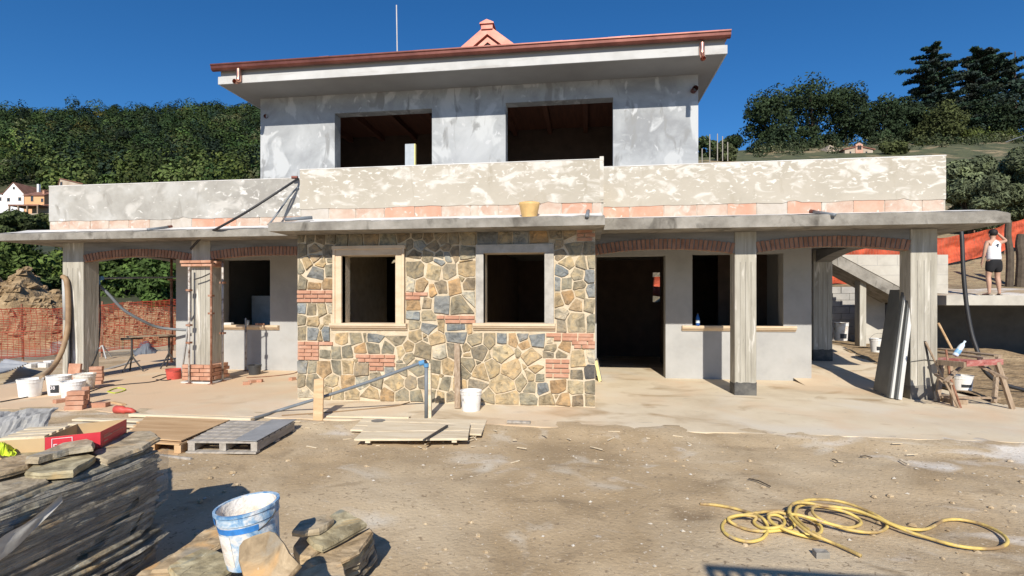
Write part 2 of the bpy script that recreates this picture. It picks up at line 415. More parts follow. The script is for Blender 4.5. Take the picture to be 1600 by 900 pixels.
seeds(440, 490, 4.5, '140,150,g 220,145,b 275,140,os 330,150,b 425,175,o 520,180,b 585,165,gs 655,165,b 810,165,gB 645,245,b 700,230,bs 755,250,g 555,260,r '
 '310,270,g 385,270,g 460,265,g 465,370,o 525,325,os 560,390,d 380,375,g 300,390,rB 220,385,g 150,375,b 835,265,o 890,240,o 990,265,gB 900,305,g 845,345,gs '
 '940,155,o 1000,150,os 1020,190,gs 1085,180,o 1115,270,l 765,420,b 960,380,gB 845,400,g 1085,370,g 1160,370,o 140,470,b 230,480,gB 345,465,o 465,485,r 570,490,l '
 '670,480,g 790,475,oB 920,480,d 965,445,os 990,480,d 1070,475,o 1120,445,os 1150,500,g 165,560,l 265,545,os 320,565,o 390,575,o 500,575,o 620,570,oB 745,570,r 680,550,os '
 '850,580,g 950,580,g 1050,575,g 1120,590,o 215,60,o 320,60,o 280,80,os 930,15,b 1035,25,g 915,75,g 1030,95,b 1130,100,os')
seeds(690, 490, 4.5, '110,140,bB 10,105,o 240,175,b 340,180,g 430,180,b 500,180,r 570,160,b 675,185,bB 595,215,r 840,80,d 955,65,bB 1055,65,g '
 '760,185,l 820,200,os 765,240,g 870,240,r 985,265,os 1055,300,l 755,295,d 840,295,g 960,320,oB 85,260,d 175,245,os 265,270,d 190,295,os 430,275,oB 550,265,os 635,300,oB '
 '320,300,gs 10,280,o 45,400,d 150,400,g 190,360,g 270,410,o 360,380,o 490,390,oB 665,385,o 580,370,os 620,440,o 695,445,g 245,345,gs '
 '570,470,o 435,500,oB 240,510,d 40,500,o 125,510,o 630,515,b 705,520,b 740,490,os 810,505,r 950,520,o 1055,520,g 955,415,d 1040,405,k '
 '15,590,g 60,590,d 310,600,g 460,605,oB 190,595,o 620,605,g 655,575,gs 740,610,o 815,585,os 865,615,r 960,620,d 1045,615,g')

def rect_px(x0, x1, y0, y1):
    a = wp(x0, y1); b = wp(x1, y0); return [a[0], b[0], a[1], b[1]]
rows = []                                           # courses of brick let into the stonework
def patch(x0, x1, y0, y1, n):
    for i in range(n):
        rows.append(rect_px(x0, x1, y0+(y1-y0)*i/n, y0+(y1-y0)*(i+1)/n))
patch(465, 523, 453, 473, 3); patch(634, 670, 456.5, 462.5, 1); patch(634, 658, 462.5, 468.5, 1)
patch(683, 745, 492.5, 499, 1); patch(696, 745, 499, 505.5, 1)
patch(466, 523, 533.5, 539.5, 1); patch(466, 499, 539.5, 562.5, 4)
patch(556.5, 618, 553.5, 560, 1); patch(560, 618, 560, 566, 1); patch(577.5, 618, 566, 572.6, 1); patch(577.5, 600, 572.6, 579.5, 1)
patch(853, 931, 520.5, 526.5, 1); patch(865, 931, 526.5, 532.5, 1); patch(893, 931, 532.5, 538.5, 1); patch(896.5, 931, 538.5, 544.5, 1)
patch(852, 890, 560.5, 590.5, 4); patch(901, 931, 358, 377, 3)
for r in rows:
    r[0] = max(r[0], BX0); r[1] = min(r[1], BX1)
holes_px = [rect_px(521.5, 634, 385, 505), rect_px(517, 638, 503.5, 518.5), rect_px(743.5, 866, 381.5, 505), rect_px(739, 869, 503.5, 519)]
excl = [tuple(r) for r in rows]+[tuple(h) for h in holes_px]
def clip(poly, nx, nz, c):                          # keep nx*x+nz*z <= c
    out = []
    for i in range(len(poly)):
        p, q = poly[i], poly[(i+1) % len(poly)]
        dp = nx*p[0]+nz*p[1]-c; dq = nx*q[0]+nz*q[1]-c
        if dp <= 0: out.append(p)
        if dp*dq < 0:
            t = dp/(dp-dq); out.append((p[0]+(q[0]-p[0])*t, p[1]+(q[1]-p[1])*t))
    return out
def area(p): return abs(sum(p[i][0]*p[(i+1) % len(p)][1]-p[(i+1) % len(p)][0]*p[i][1] for i in range(len(p))))/2
SCOL = {'o': (.315, .250, .155), 'g': (.235, .205, .145), 'b': (.185, .192, .188), 'd': (.225, .185, .13), 'r': (.325, .225, .125),
        'l': (.36, .325, .25), 'k': (.07, .072, .075)}
ST = [t for t in ST if not any(e[0]-.01 < t[0] < e[1]+.01 and e[2]-.01 < t[1] < e[3]+.01 for e in excl) and BX0 < t[0] < BX1]
nst = 0
for i, (x, z, c, w) in enumerate(ST):
    poly = [(BX0+.004, .02), (BX1-.004, .02), (BX1-.004, BZ1), (BX0+.004, BZ1)]
    for j, (x2, z2, c2, w2) in enumerate(ST):
        if i == j: continue
        dx, dz = x2-x, z2-z; L = math.hypot(dx, dz)
        if L > 1.3: continue
        off = (L*L+w-w2)/(2*L)-R.uniform(.009, .016)
        nx, nz = dx/L, dz/L
        poly = clip(poly, nx, nz, nx*x+nz*z+off)
        if len(poly) < 3: break
    for (a, b, cc, d) in excl:
        if len(poly) < 3: break
        px = [p[0] for p in poly]; pz = [p[1] for p in poly]
        if max(px) < a-.012 or min(px) > b+.012 or max(pz) < cc-.012 or min(pz) > d+.012: continue
        opts = [(a-x, (1, 0, a-.012)), (x-b, (-1, 0, -(b+.012))), (cc-z, (0, 1, cc-.012)), (z-d, (0, -1, -(d+.012)))]
        best = None
        for dist_, hp in opts:
            if dist_ < 0: continue
            q = clip(poly, *hp)
            if len(q) >= 3 and (best is None or area(q) > area(best)): best = q
        if best is not None: poly = best
    if len(poly) < 3 or area(poly) < .002: continue
    want = R.choice((4, 4, 4, 5, 5, 6)); ar = math.sqrt(area(poly))     # quarry stone is mostly four or five sided
    while len(poly) > want:
        Ls = [math.hypot(poly[k][0]-poly[(k+1) % len(poly)][0], poly[k][1]-poly[(k+1) % len(poly)][1]) for k in range(len(poly))]
        k = min(range(len(poly)), key=lambda q: Ls[q]); k2 = (k+1) % len(poly)
        if Ls[k] > .62*ar: break
        # prolong the two neighbouring sides until they meet, if that stays close to the cell
        a0, a1 = poly[k-1], poly[k]; b1, b0 = poly[k2], poly[(k2+1) % len(poly)]
        d1 = (a1[0]-a0[0], a1[1]-a0[1]); d2 = (b1[0]-b0[0], b1[1]-b0[1]); den = d1[0]*d2[1]-d1[1]*d2[0]
        mid = ((poly[k][0]+poly[k2][0])/2, (poly[k][1]+poly[k2][1])/2)
        new = mid
        if abs(den) > 1e-9:
            t_ = ((b0[0]-a0[0])*d2[1]-(b0[1]-a0[1])*d2[0])/den
            X_ = (a0[0]+d1[0]*t_, a0[1]+d1[1]*t_); dd = math.hypot(X_[0]-mid[0], X_[1]-mid[1])
            if t_ > 0 and dd > 1e-6:
                q_ = min(1, .022/dd); new = (mid[0]+(X_[0]-mid[0])*q_, mid[1]+(X_[1]-mid[1])*q_)
        for e in excl:
            if e[0]-.01 < new[0] < e[1]+.01 and e[2]-.01 < new[1] < e[3]+.01: new = mid
        poly = [p for q, p in enumerate(poly) if q not in (k, k2)]
        poly.insert(k if k2 else len(poly), new)
    cx = sum(p[0] for p in poly)/len(poly); cz = sum(p[1] for p in poly)/len(poly)
    rp = []                                         # knock the corners off and roughen the outline
    for k in range(len(poly)):
        p, q = poly[k], poly[(k+1) % len(poly)]
        L = math.hypot(q[0]-p[0], q[1]-p[1])
        t = min(.3, .009/max(L, .03))
        for u in ([t, .5, 1-t] if L > .12 else ([t, 1-t] if L > .03 else [.5])):
            jx = R.uniform(-1, 1)*(.007 if L > .1 else .003); jz = R.uniform(-1, 1)*(.007 if L > .1 else .003)
            rp.append((p[0]+(q[0]-p[0])*u+jx, p[1]+(q[1]-p[1])*u+jz))
    rp = [(min(max(a, BX0+.002), BX1-.002), min(max(b, .01), BZ1)) for a, b in rp]
    h = R.uniform(.011, .037); m = MB(); n = len(rp)
    tx, tz = R.uniform(-.03, .03), R.uniform(-.03, .03)
    vs = [(a, FY+.012, b) for a, b in rp]+[(a, FY-h*.75, b) for a, b in rp]
    sh = max(.86, 1-.010/math.sqrt(area(rp)))
    vs += [(cx+(a-cx)*sh, FY-h+(a-cx)*tx+(b-cz)*tz, cz+(b-cz)*sh) for a, b in rp]
    vs += [(cx+(a-cx)*sh*.5+R.uniform(-.01, .01), FY-h-R.uniform(-.006, .008)+(a-cx)*tx*.5, cz+(b-cz)*sh*.5) for a, b in rp]
    fs = []
    for lv in range(3):
        fs += [(lv*n+k, lv*n+(k+1) % n, (lv+1)*n+(k+1) % n, (lv+1)*n+k) for k in range(n)]
    fs.append(tuple(range(3*n, 4*n)))
    m.add(vs, fs)
    if c == 'b' and R.random() < .33: c = 'g'
    base = SCOL[c]; v = R.uniform(.82, 1.18); hu = R.uniform(-.06, .06)
    m.build('stone', 'stone', stone_wall, color=(base[0]*v*(1+hu)*1.2, base[1]*v*1.2, base[2]*v*(1-hu)*1.2))
    nst += 1
print('stones', nst)

# bricks share mesh data by length
BRK = {}
def brick_mesh(L, H, D, m):
    key = (round(L, 2), round(H, 3), round(D, 3), m)
    if key not in BRK:
        L2 = key[0]/2; H2 = H/2; D2 = D/2; e = .004
        mb = MB()
        ring = lambda a, b, y: [(-a, y, -b), (a, y, -b), (a, y, b), (-a, y, b)]
        mb.add(ring(L2, H2, D2)+ring(L2, H2, -D2+e)+ring(L2-e, H2-e, -D2),
               [(0, 1, 5, 4), (1, 2, 6, 5), (2, 3, 7, 6), (3, 0, 4, 7), (4, 5, 9, 8), (5, 6, 10, 9), (6, 7, 11, 10), (7, 4, 8, 11), (8, 9, 10, 11), (3, 2, 1, 0)])
        me = bpy.data.meshes.new('brick')
        me.from_pydata(mb.v, [], mb.f); me.materials.append(MATS[m]); BRK[key] = me
    return BRK[key]
def brick(parent, c, L=.25, H=.055, D=.06, m='brick', rot=None, name='brick'):
    o = bpy.data.objects.new(name, brick_mesh(L, H, D, m))
    link(o, Vector(c), parent)
    if rot: o.rotation_euler = rot
    return o
for k, (a, b, c, d) in enumerate(rows):
    x = a-(.13 if k % 2 else 0)
    while x < b-.02:
        x0 = max(x, a)+.005; x1 = min(x+.25, b-.004)
        if x1-x0 > .03:
            brick(stone_wall, ((x0+x1)/2, FY-.002-R.uniform(0, .006), (c+d)/2), x1-x0, min(.056, d-c-.009), .05)
        x += .26
# window surrounds and sills of the bay
def surround(px0, px1, pyt, hole, m, name='window_surround'):
    a = wp(px0, 505)[0]; b = wp(px1, 505)[0]; t = wp(px0, pyt)[1]
    s = MB()
    prof = .045
    s.box(a, hole[0], FY-prof, FY+.12, hole[2], hole[3]+.001).box(hole[1], b, FY-prof, FY+.12, hole[2], hole[3]+.001)
    s.box(a, b, FY-prof-.002, FY+.12, hole[3]+.001, t)
    if m == 'travertine':                           # outer moulding
        s.box(a, a+.045, FY-prof-.025, FY, hole[2]+.002, t-.001).box(b-.045, b, FY-prof-.025, FY, hole[2]+.002, t-.001)
        s.box(a-.012, b+.012, FY-prof-.028, FY, t-.05, t+.012)
    return s.build(name, m, house, bevel=.006)
surround(522, 633.5, 386, W1, 'travertine')
surround(744, 865.5, 382.5, W2, 'bare_surround')
def sill(x0, x1, ztop, yf, yb, parent=house, h=.115):
    pr = [(yb, ztop), (yf-.10, ztop), (yf-.10, ztop-.045), (yf-.085, ztop-.05), (yf-.075, ztop-.075), (yf-.035, ztop-.095), (yf-.03, ztop-h), (yb, ztop-h)]
    m = MB().prism([(x0, y, z) for y, z in pr], (0, 0, 0), (x1-x0, 0, 0))
    return m.build('window_sill', 'travertine', parent, bevel=.004)
sill(-4.345, -2.98, 1.335, FY, FY+.25)
sill(-1.843, -.484, 1.35, FY, FY+.25)

# ---- ground floor back wall --------------------------------------
LW = (-8.978, -7.658, 1.10, 2.72); DR = (.244, 1.75, -.05, 2.71); RW = (2.32, 4.2, 1.11, 2.73)
lw = wall_with_holes(MB(), -10.21, BX0, -.1, 2.97, WY, WY+.3, [LW])
lw.box(-10.21, -9.9, WY+.3, 17, -.1, 2.97).build('ground_floor_wall', 'render_grey', house)
lw = wall_with_holes(MB(), BX1, 4.765, -.1, 2.97, WY, WY+.3, [DR, RW])
lw.box(4.465, 4.765, WY+.3, 17, -.1, 2.97).build('ground_floor_wall', 'render_grey', house)
s0 = PY(1020, 472, 17); s1 = PY(1033, 425, 17)
bw = wall_with_holes(MB(), -9.9, 4.465, -.1, 2.97, 17, 17.3, [(s0.x, s1.x, s0.z, s1.z)])
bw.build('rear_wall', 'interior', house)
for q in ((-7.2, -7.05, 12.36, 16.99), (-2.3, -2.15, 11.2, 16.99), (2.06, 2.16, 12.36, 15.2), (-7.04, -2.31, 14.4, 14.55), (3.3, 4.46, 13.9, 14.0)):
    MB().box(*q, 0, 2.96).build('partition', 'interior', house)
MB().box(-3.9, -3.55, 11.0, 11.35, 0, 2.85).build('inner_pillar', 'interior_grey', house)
for q in ((-4.75, -4.2), (-4.1, -1.2), (-1.0, 1.9)):
    pass
sill(-8.98, -7.405, 1.105, WY, WY+.28)
sill(2.092, 4.445, 1.165, WY, WY+.28)

# ---- terrace slab, ledges and parapets ---------------------------
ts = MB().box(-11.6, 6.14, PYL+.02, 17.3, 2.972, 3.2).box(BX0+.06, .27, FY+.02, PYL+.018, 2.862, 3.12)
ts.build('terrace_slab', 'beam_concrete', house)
def ledge(x0, x1, yf, yb, z0, zf, zb, m, cham=0):
    n = max(6, int((x1-x0)/.18)); rr = random.Random(3); vs = []
    for i in range(n+1):
        x = x0+(x1-x0)*i/n; j = rr.uniform(-.008, .008); k = rr.uniform(-.012, .012)
        zf2 = zf-(cham if i in (n,) else 0)
        vs += [(x, yb, z0), (x, yf, z0+.004*j), (x, yf+j*.6, zf2+k), (x, yf+.05, zf2+.022+k*.6), (x, yb, zb+k*.5)]
    fs = []
    for i in range(n):
        for q in range(5):
            a = i*5+q; b = i*5+(q+1) % 5
            fs.append((a, a+5, b+5, b))
    fs += [tuple(range(4, -1, -1)), tuple(n*5+q for q in range(5))]
    return MB().add(vs, fs)
lg = ledge(-12.28, BX0-.002, 9.5, PYL+.1, 2.968, 3.10, 3.245, 'concrete')
lg.box(-12.28, -11.58, PYL+.1, 17.3, 2.968, 3.13)
lgo = lg.build('ledge', 'concrete', house)
def mortar_top(x0, x1, y0, y1, z0, z1, parent):     # uneven cement fillet on the ledge
    n = int((x1-x0)/.12); rr = random.Random(int(x0*10)+77); vs = []; fs = []
    for i in range(n+1):
        x = x0+(x1-x0)*i/n; j = rr.uniform(0, .16)*(1 if i % 3 else .3)
        t = j/(y1-y0)
        vs += [(x, y0+j, z0+(z1-z0)*t+.006), (x, (y0+y1)/2+.05, z0+(z1-z0)*.55+.014), (x, y1, z1+.03)]
    for i in range(n):
        for q in range(2): fs.append((i*3+q, i*3+3+q, i*3+4+q, i*3+1+q))
    MB().add(vs, fs).build('mortar_fillet', 'concrete_top', parent)
mortar_top(-12.2, BX0-.01, 9.56, PYL+.02, 3.125, 3.235, lgo)
lg = ledge(.292, 6.74, 9.5, PYL+.1, 2.972, 3.155, 3.262, 'concrete', cham=.03)
lg.box(6.13, 6.74, PYL+.1, 17.3, 2.972, 3.15)
lgo = lg.build('ledge', 'concrete', house)
mortar_top(.31, 6.7, 9.56, PYL+.02, 3.178, 3.252, lgo)
lg = ledge(-5.15, .288, 8.05, FY+.1, 2.858, 2.985, 3.12, 'concrete')
lgo = lg.build('ledge', 'concrete', house)
mortar_top(-4.9, .26, 8.11, FY+.01, 3.0, 3.105, lgo)

def parapet(x0, x1, yf, z0, zb, z1, depth, m, widths, returns, seed, greys=(), pale=.5):
    rr = random.Random(seed)
    pa = MB().box(x0, x1, yf+.004, yf+.24, z0, z1)
    for (a, b, y1) in returns: pa.box(a, b, yf+.24, y1, z0, z1-.002)
    p = pa.build('parapet', 'parapet', house)
    n = int((x1-x0)/.11); bot = []
    z = zb
    for i in range(n+1):
        z += rr.uniform(-.009, .009)+(zb-z)*.25
        bot.append((x0+(x1-x0)*i/n, z+(.03 if rr.random() < .04 else 0)))
    poly = [(a, yf, b) for a, b in bot]+[(x1, yf, z1+.004), (x0, yf, z1+.004)]
    pl = MB().prism(poly, (0, -.016, 0), (0, .003, 0)).build('plaster_coat', m, p)
    cp = MB().box(x0-.004, x1+.004, yf-.02, yf+.25, z1+.006, z1+.02).build('parapet_top', 'concrete_top', p)
    x = x0+.02; k = 0
    while x < x1-.08:
        w = min(rr.choice(widths)*rr.uniform(.93, 1.07), x1-.02-x)
        g = k in greys
        MB().box(x, x+w-.012, yf-.006+rr.uniform(-.003, .004), yf+.05, z0+.06, zb+.03).build('hollow_block', 'hollow_grey' if g else ('hollow_pale' if rr.random() < pale else 'hollow'), p, bevel=.004)
        x += w; k += 1
    return p
parapet(-11.62, -4.925, PYL, 3.2, 3.44, 4.20, .24, 'parapet_grey', [.5, .5, .46], [(-11.62, -11.4, 17)], 5, greys=(5, 6), pale=.7)
parapet(.295, 6.16, PYL, 3.2, 3.475, 4.215, .24, 'parapet', [.56, .5, .6], [(5.94, 6.16, 17)], 6, greys=(5,), pale=.35)
mp = parapet(-4.92, .286, FY, 3.06, 3.312, 3.985, .24, 'parapet', [.5, .5, .52], [(-4.92, -4.7, PYL+.004), (.06, .286, PYL+.004)], 8, greys=(0,))
MB().box(.225, .288, FY-.024, FY+.2, 3.34, 4.035).build('parapet_end_post', 'parapet', mp)
MB().box(.3, 6.1, 12.0, 12.049, 3.2, 3.21).build('skirting', 'render_grey', house)

# ---- columns, beams and brick arches -----------------------------
def column(x0, x1, y0, y1, base=None, m='board_concrete', z0=-.05, top=2.97):
    c = MB().box(x0, x1, y0, y1, z0, top).build('column', m, house, bevel=.008)
    if base:
        h, bm = base; rr = random.Random(int(x0*7))
        n = 10; t = [(x0-.004+(x1-x0+.008)*i/n, h+rr.uniform(-.02, .02)) for i in range(n+1)]
        mb = MB().box(x0-.004, x1+.004, y0-.004, y1+.004, z0, h-.03)
        mb.prism([(a, y0-.004, b) for a, b in [(x0-.004, h-.03)]+t+[(x1+.004, h-.03)]], (0, 0, 0), (0, .03, 0))
        mb.build('column_base', bm, c)
    # joints left by the formwork boards
    g = MB()
    for k in range(1, 4):
        x = x0+(x1-x0)*k/4
        g.box(x-.004, x+.004, y0-.003, y0+.01, z0+.3, top-.55)
    g.build('board_joint', 'grey_base', c)
    return c
cl = column(-11.3, -10.785, PYL, PYL+.38)
c2 = column(-8.2, -7.77, PYL, PYL+.36)
cm = column(2.687, 3.062, PYL, PYL+.32, base=(.235, 'bitumen'))
cr = column(5.612, 6.037, PYL, PYL+.34, base=(.25, 'grey_base'))
column(5.60, 6.04, 14.05, 14.4, base=(.5, 'bitumen'))
column(-11.3, -10.785, 14.05, 14.4)
def arch(x0, x1, zs, zc, hb):
    n = 24; z = lambda t: zs+(zc-zs)*(1-(2*t-1)**2)
    pts = [(x0+(x1-x0)*i/n, z(i/n)) for i in range(n+1)]
    poly = [(a, 0, b) for a, b in pts]+[(x1, 0, 2.971), (x0, 0, 2.971)]
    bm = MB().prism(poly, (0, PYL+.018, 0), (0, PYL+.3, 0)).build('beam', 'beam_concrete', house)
    k = int((x1-x0)/.0775)
    for i in range(k):
        t = (i+.5)/k; x = x0+(x1-x0)*t
        sl = math.atan2((zc-zs)*-4*(2*t-1), (x1-x0))*2.2
        zz = z(t)-.008+hb/2
        brick(bm, (x+math.sin(sl)*-0.0, PYL+.055+R.uniform(-.003, .003), zz), .062, hb*R.uniform(.95, 1.02), .11, 'archbrick', (0, -sl*.8, 0))
arch(-10.783, -8.202, 2.55, 2.665, .16)
arch(-7.768, BX0-.002, 2.575, 2.66, .18)
arch(.156, 2.685, 2.585, 2.68, .19)
arch(3.064, 5.61, 2.60, 2.69, .19)
def side_beam(x0, x1, y0, y1, zs, zc):
    n = 16; z = lambda t: zs+(zc-zs)*(1-(2*t-1)**2)
    poly = [(0, y0+(y1-y0)*i/n, z(i/n)) for i in range(n+1)]+[(0, y1, 2.971), (0, y0, 2.971)]
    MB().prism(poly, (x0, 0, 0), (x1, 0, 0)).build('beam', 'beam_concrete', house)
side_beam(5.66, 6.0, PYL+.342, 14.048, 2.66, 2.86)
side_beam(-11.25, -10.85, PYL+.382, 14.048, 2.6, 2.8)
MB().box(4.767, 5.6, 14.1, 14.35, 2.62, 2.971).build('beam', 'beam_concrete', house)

# unfinished brick casing round the second column
casing = MB().box(-8.24, -7.73, PYL-.04, PYL+.40, .03, .37).build('brick_casing', 'mortar', house)
for k in range(4):
    z = .10+k*.082
    off = .06 if k % 2 else 0
    for x0, x1 in ([(-8.31, -8.07), (-8.06, -7.82), (-7.81, -7.67)] if k % 2 else [(-8.31, -8.17), (-8.16, -7.92), (-7.91, -7.67)]):
        brick(casing, ((x0+x1)/2, PYL-.085+R.uniform(-.008, .008), z), x1-x0, .07, .1)
    for y in ([PYL+.06, PYL+.31] if k % 2 else [PYL+.12, PYL+.37]):
        brick(casing, (-7.72+R.uniform(-.006, .006), y, z), .235, .07, .1, rot=(0, 0, PI/2))
MB().box(-8.34, -7.64, PYL-.13, PYL+.5, -.01, .028).build('mortar_bed', 'concrete_top', casing)
cap = MB().box(-8.22, -7.75, PYL-.02, PYL+.38, 2.42, 2.55).build('brick_cap', 'mortar', house)
for z, ex in ((2.455, 0), (2.52, .03)):
    for i in range(3):
        brick(cap, (-8.33+.235*i+.09, PYL-.06-ex, z), .228, .055, .1)
    brick(cap, (-7.72+ex, PYL+.14, z), .25, .055, .1, rot=(0, 0, PI/2))

# ---- upper floor --------------------------------------------------
U1 = (-5.981, -3.566, 3.36, 6.215); U2 = (-1.821, .611, 3.36, 6.255)
up = wall_with_holes(MB(), -7.913, 2.444, 3.2, 6.675, WY, WY+.3, [U1, U2])
up.box(-7.913, -7.613, WY+.3, 17.2, 3.2, 6.675).box(2.144, 2.444, WY+.3, 17.2, 3.2, 6.675).box(-7.613, 2.144, 16.9, 17.2, 3.2, 6.675)
up.build('upper_wall', 'plaster', house)
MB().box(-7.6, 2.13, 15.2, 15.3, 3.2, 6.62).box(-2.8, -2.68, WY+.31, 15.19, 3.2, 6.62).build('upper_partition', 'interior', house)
cb = MB().box(-7.6, 2.13, WY+.31, 15.19, 6.62, 6.655)
cb.build('wooden_ceiling', 'ceiling_wood', house)
for x in (-7, -6, -5, -4, -3.2, -2, -1, 0, 1):
    MB().box(x-.06, x+.06, WY+.32, 15.18, 6.46, 6.618).build('ceiling_beam', 'ceiling_wood', house)
for x, y, r in ((415, 182, .05), (1083, 142, .062)):
    p = PY(x, y, WY)
    m = MB().tube([p+Vector((0, .05, 0)), p+Vector((.02, -.03 if x < 600 else -.16, 0))], r, 14, caps=False)
    m.tube([p+Vector((0, .05, 0)), p+Vector((.01, .0, 0))], r*.9, 14)
    m.build('drain_stub', 'copper', house, smooth=False)

# ---- roof ---------------------------------------------------------
EX0, EX1, EYF, EYB = -8.32, 2.80, 11.1, 18.15
roof = MB().box(EX0, EX1, EYF, EYB, 6.662, 6.69).build('roof', 'soffit', house)
fa = MB().box(EX0-.012, EX1+.012, EYF-.014, EYF+.02, 6.655, 6.83).box(EX0-.012, EX0+.02, EYF+.02, EYB, 6.655, 6.83).box(EX1-.02, EX1+.012, EYF+.02, EYB, 6.655, 6.83)
fa.build('fascia', 'white_paint', roof, bevel=.004)
MB().box(EX0+.03, EX1-.03, EYF+.03, EYB-.03, 6.69, 7.0).build('eaves_band', 'soffit', roof)
gz = 6.955
prof = [(.02, .06), (0.0, .06), (0, -.02), (-.02, -.055), (-.06, -.068), (-.10, -.055), (-.125, -.02), (-.13, .03), (-.15, .05), (-.15, .075), (-.12, .085)]
gt = MB()
def run(p, q, nrm):                                 # gutter along an eave
    p = Vector(p); q = Vector(q); nrm = Vector(nrm)
    a = [p-nrm*u+Vector((0, 0, v+gz+.045)) for u, v in prof]; b = [q-nrm*u+Vector((0, 0, v+gz+.045)) for u, v in prof]
    n = len(a); gt.add(a+b, [(i, i+1, n+i+1, n+i) for i in range(n-1)]+[tuple(range(n)), tuple(range(2*n-1, n-1, -1))])
run((EX0-.11, EYF, 0), (EX1+.055, EYF, 0), (0, -1, 0))
gt.build('gutter', 'copper', roof)
rz = 7.075
RX0, RX1, RY0, RY1 = EX0-.06, EX1+.04, EYF-.06, EYB+.06
ym = (RY0+RY1)/2; rh = 8.08
rv = [(RX0, RY0, rz), (RX1, RY0, rz), (RX1, RY1, rz), (RX0, RY1, rz), (RX0+3.6, ym, rh), (RX1-3.6, ym, rh)]
rv2 = [(a, b, c-.06) for a, b, c in rv[:4]]
MB().add(rv+rv2, [(0, 1, 5, 4), (1, 2, 5), (2, 3, 4, 5), (3, 0, 4), (0, 6, 7, 1), (1, 7, 8, 2), (2, 8, 9, 3), (3, 9, 6, 0), (6, 9, 8, 7)]).build('roof_covering', 'copper_pale', roof)
rrf = random.Random(9); fl = MB()
x = RX0
while x < RX1-.05:                                  # front edge of the roof tiles above the gutter
    w = rrf.uniform(.21, .25); fl.box(x, min(x+w-.012, RX1), RY0-.045+rrf.uniform(-.01, .01), RY0+.12, rz-.012, rz+.012+rrf.uniform(0, .012)); x += w
t = fl.build('tile_edge', 'copper_pale', roof); t['kind'] = 'stuff'
for px in (373, 1097):
    a = PY(px, 112 if px < 600 else 72, EYF-.075); b = a+Vector((0, -.0, -.19)); 
    pts = [a+Vector((0, 0, .06)), a, b, b+Vector((-.01, -.05, -.06)), b+Vector((-.02, -.13, -.075))] if px < 600 else [a+Vector((0, 0, .06)), a, b+Vector((0, 0, .04)), b+Vector((0, -.05, -.05)), b+Vector((0, -.09, -.1))]
    MB().tube(smoothpath(pts, 5), .052, 14, caps=False).tube(smoothpath(pts, 5), .047, 14, caps=False).build('downpipe_outlet', 'copper_new', roof, smooth=True)
# ridge dormer clad in pale copper
dx, dy = -2.69, 14.5
dm = MB()
tri = lambda cx, zt, hw, zb: [(cx-hw, 0, zb), (cx+hw, 0, zb), (cx, 0, zt)]
dm.prism(tri(dx, 9.24, 1.65, 7.95), (0, dy, 0), (0, dy+1.2, 0))
dorm = dm.build('dormer', 'copper_pale', roof)
for sgn in (-1, 1):
    MB().prism([(dx, 0, 9.33), (dx, 0, 9.06), (dx+sgn*1.4, 0, 7.95), (dx+sgn*1.75, 0, 7.95)], (0, dy-.12, 0), (0, dy+1.25, 0)).build('rake_board', 'copper_pale', dorm)
    MB().prism([(dx, 0, 9.0), (dx, 0, 8.86), (dx+sgn*1.1, 0, 7.98), (dx+sgn*1.28, 0, 7.98)], (0, dy-.06, 0), (0, dy-.002, 0)).build('inner_trim', 'copper_pale', dorm)
MB().prism(tri(dx-.0, 8.86, .34, 8.56), (0, dy-.02, 0), (0, dy-.003, 0)).build('vent', 'dark_open', dorm)
MB().box(dx-.16, dx+.16, dy-.16, dy+1.2, 9.18, 9.33).prism([(dx-.2, 0, 9.31), (dx+.2, 0, 9.31), (dx+.19, 0, 9.345), (dx, 0, 9.43), (dx-.19, 0, 9.345)], (0, dy-.2, 0), (0, dy+1.24, 0)).build('ridge_cap', 'copper_pale', dorm)
a = PY(621.5, 95, 14.6); b = PY(619.5, 8, 14.6)
ant = MB().tube([Vector((a.x, 14.6, 7.9)), b], .017, 8)
tag(ant.build('antenna_pole', 'white_paint'), 'thin white antenna pole standing on the villa roof left of the copper dormer', 'pole')
# ================================================================== GROUND AND HILLS
def axis(lo, hi, step, far):
    a = list(np.arange(lo, hi+1e-6, step)); d = step; x = hi; r = []
    while x < far: d *= 1.35; x += d; r.append(x)
    d = step; x = lo; l = []
    while x > -far: d *= 1.35; x -= d; l.append(x)
    return l[::-1]+a+r
def sst(x, a, b):
    t = max(0, min(1, (x-a)/(b-a))); return t*t*(3-2*t)
def grid_obj(name, P, nu, nv, m, smooth=True):
    f = [(i*nv+j, (i+1)*nv+j, (i+1)*nv+j+1, i*nv+j+1) for i in range(nu-1) for j in range(nv-1)]
    mb = MB(); mb.v = P; mb.f = f
    o = mb.build(name, m, smooth=smooth)
    return struct(o)
gx = axis(-7.5, 9, .085, 3200); gy = axis(1.2, 7.6, .075, 3200)
P = []
for x in gx:
    for y in gy:
        z = -.05
        if -20 < x < 24 and -5 < y < 7.6:
            k = sst(7.6-y, 0, .4)
            z += k*(.030*mnoise.noise((x*.7, y*.7, 0))+.016*mnoise.noise((x*2.4, y*2.8, 3))+.007*mnoise.noise((x*7, y*7, 5)))+.010*k*sst(mnoise.noise((x*3.3, y*3.3, 9)), .25, .6)
        if y < 7.6: z += (.046+.016*mnoise.noise((x*2.1, 5, 5)))*sst(y, 6.7+.3*mnoise.noise((x*.9, 2, 2)), 7.25)
        if x < -11.9 and y > 7.4: z -= .12
        P.append((x, y, z))
grid_obj('ground', P, len(gx), len(gy), 'soil')

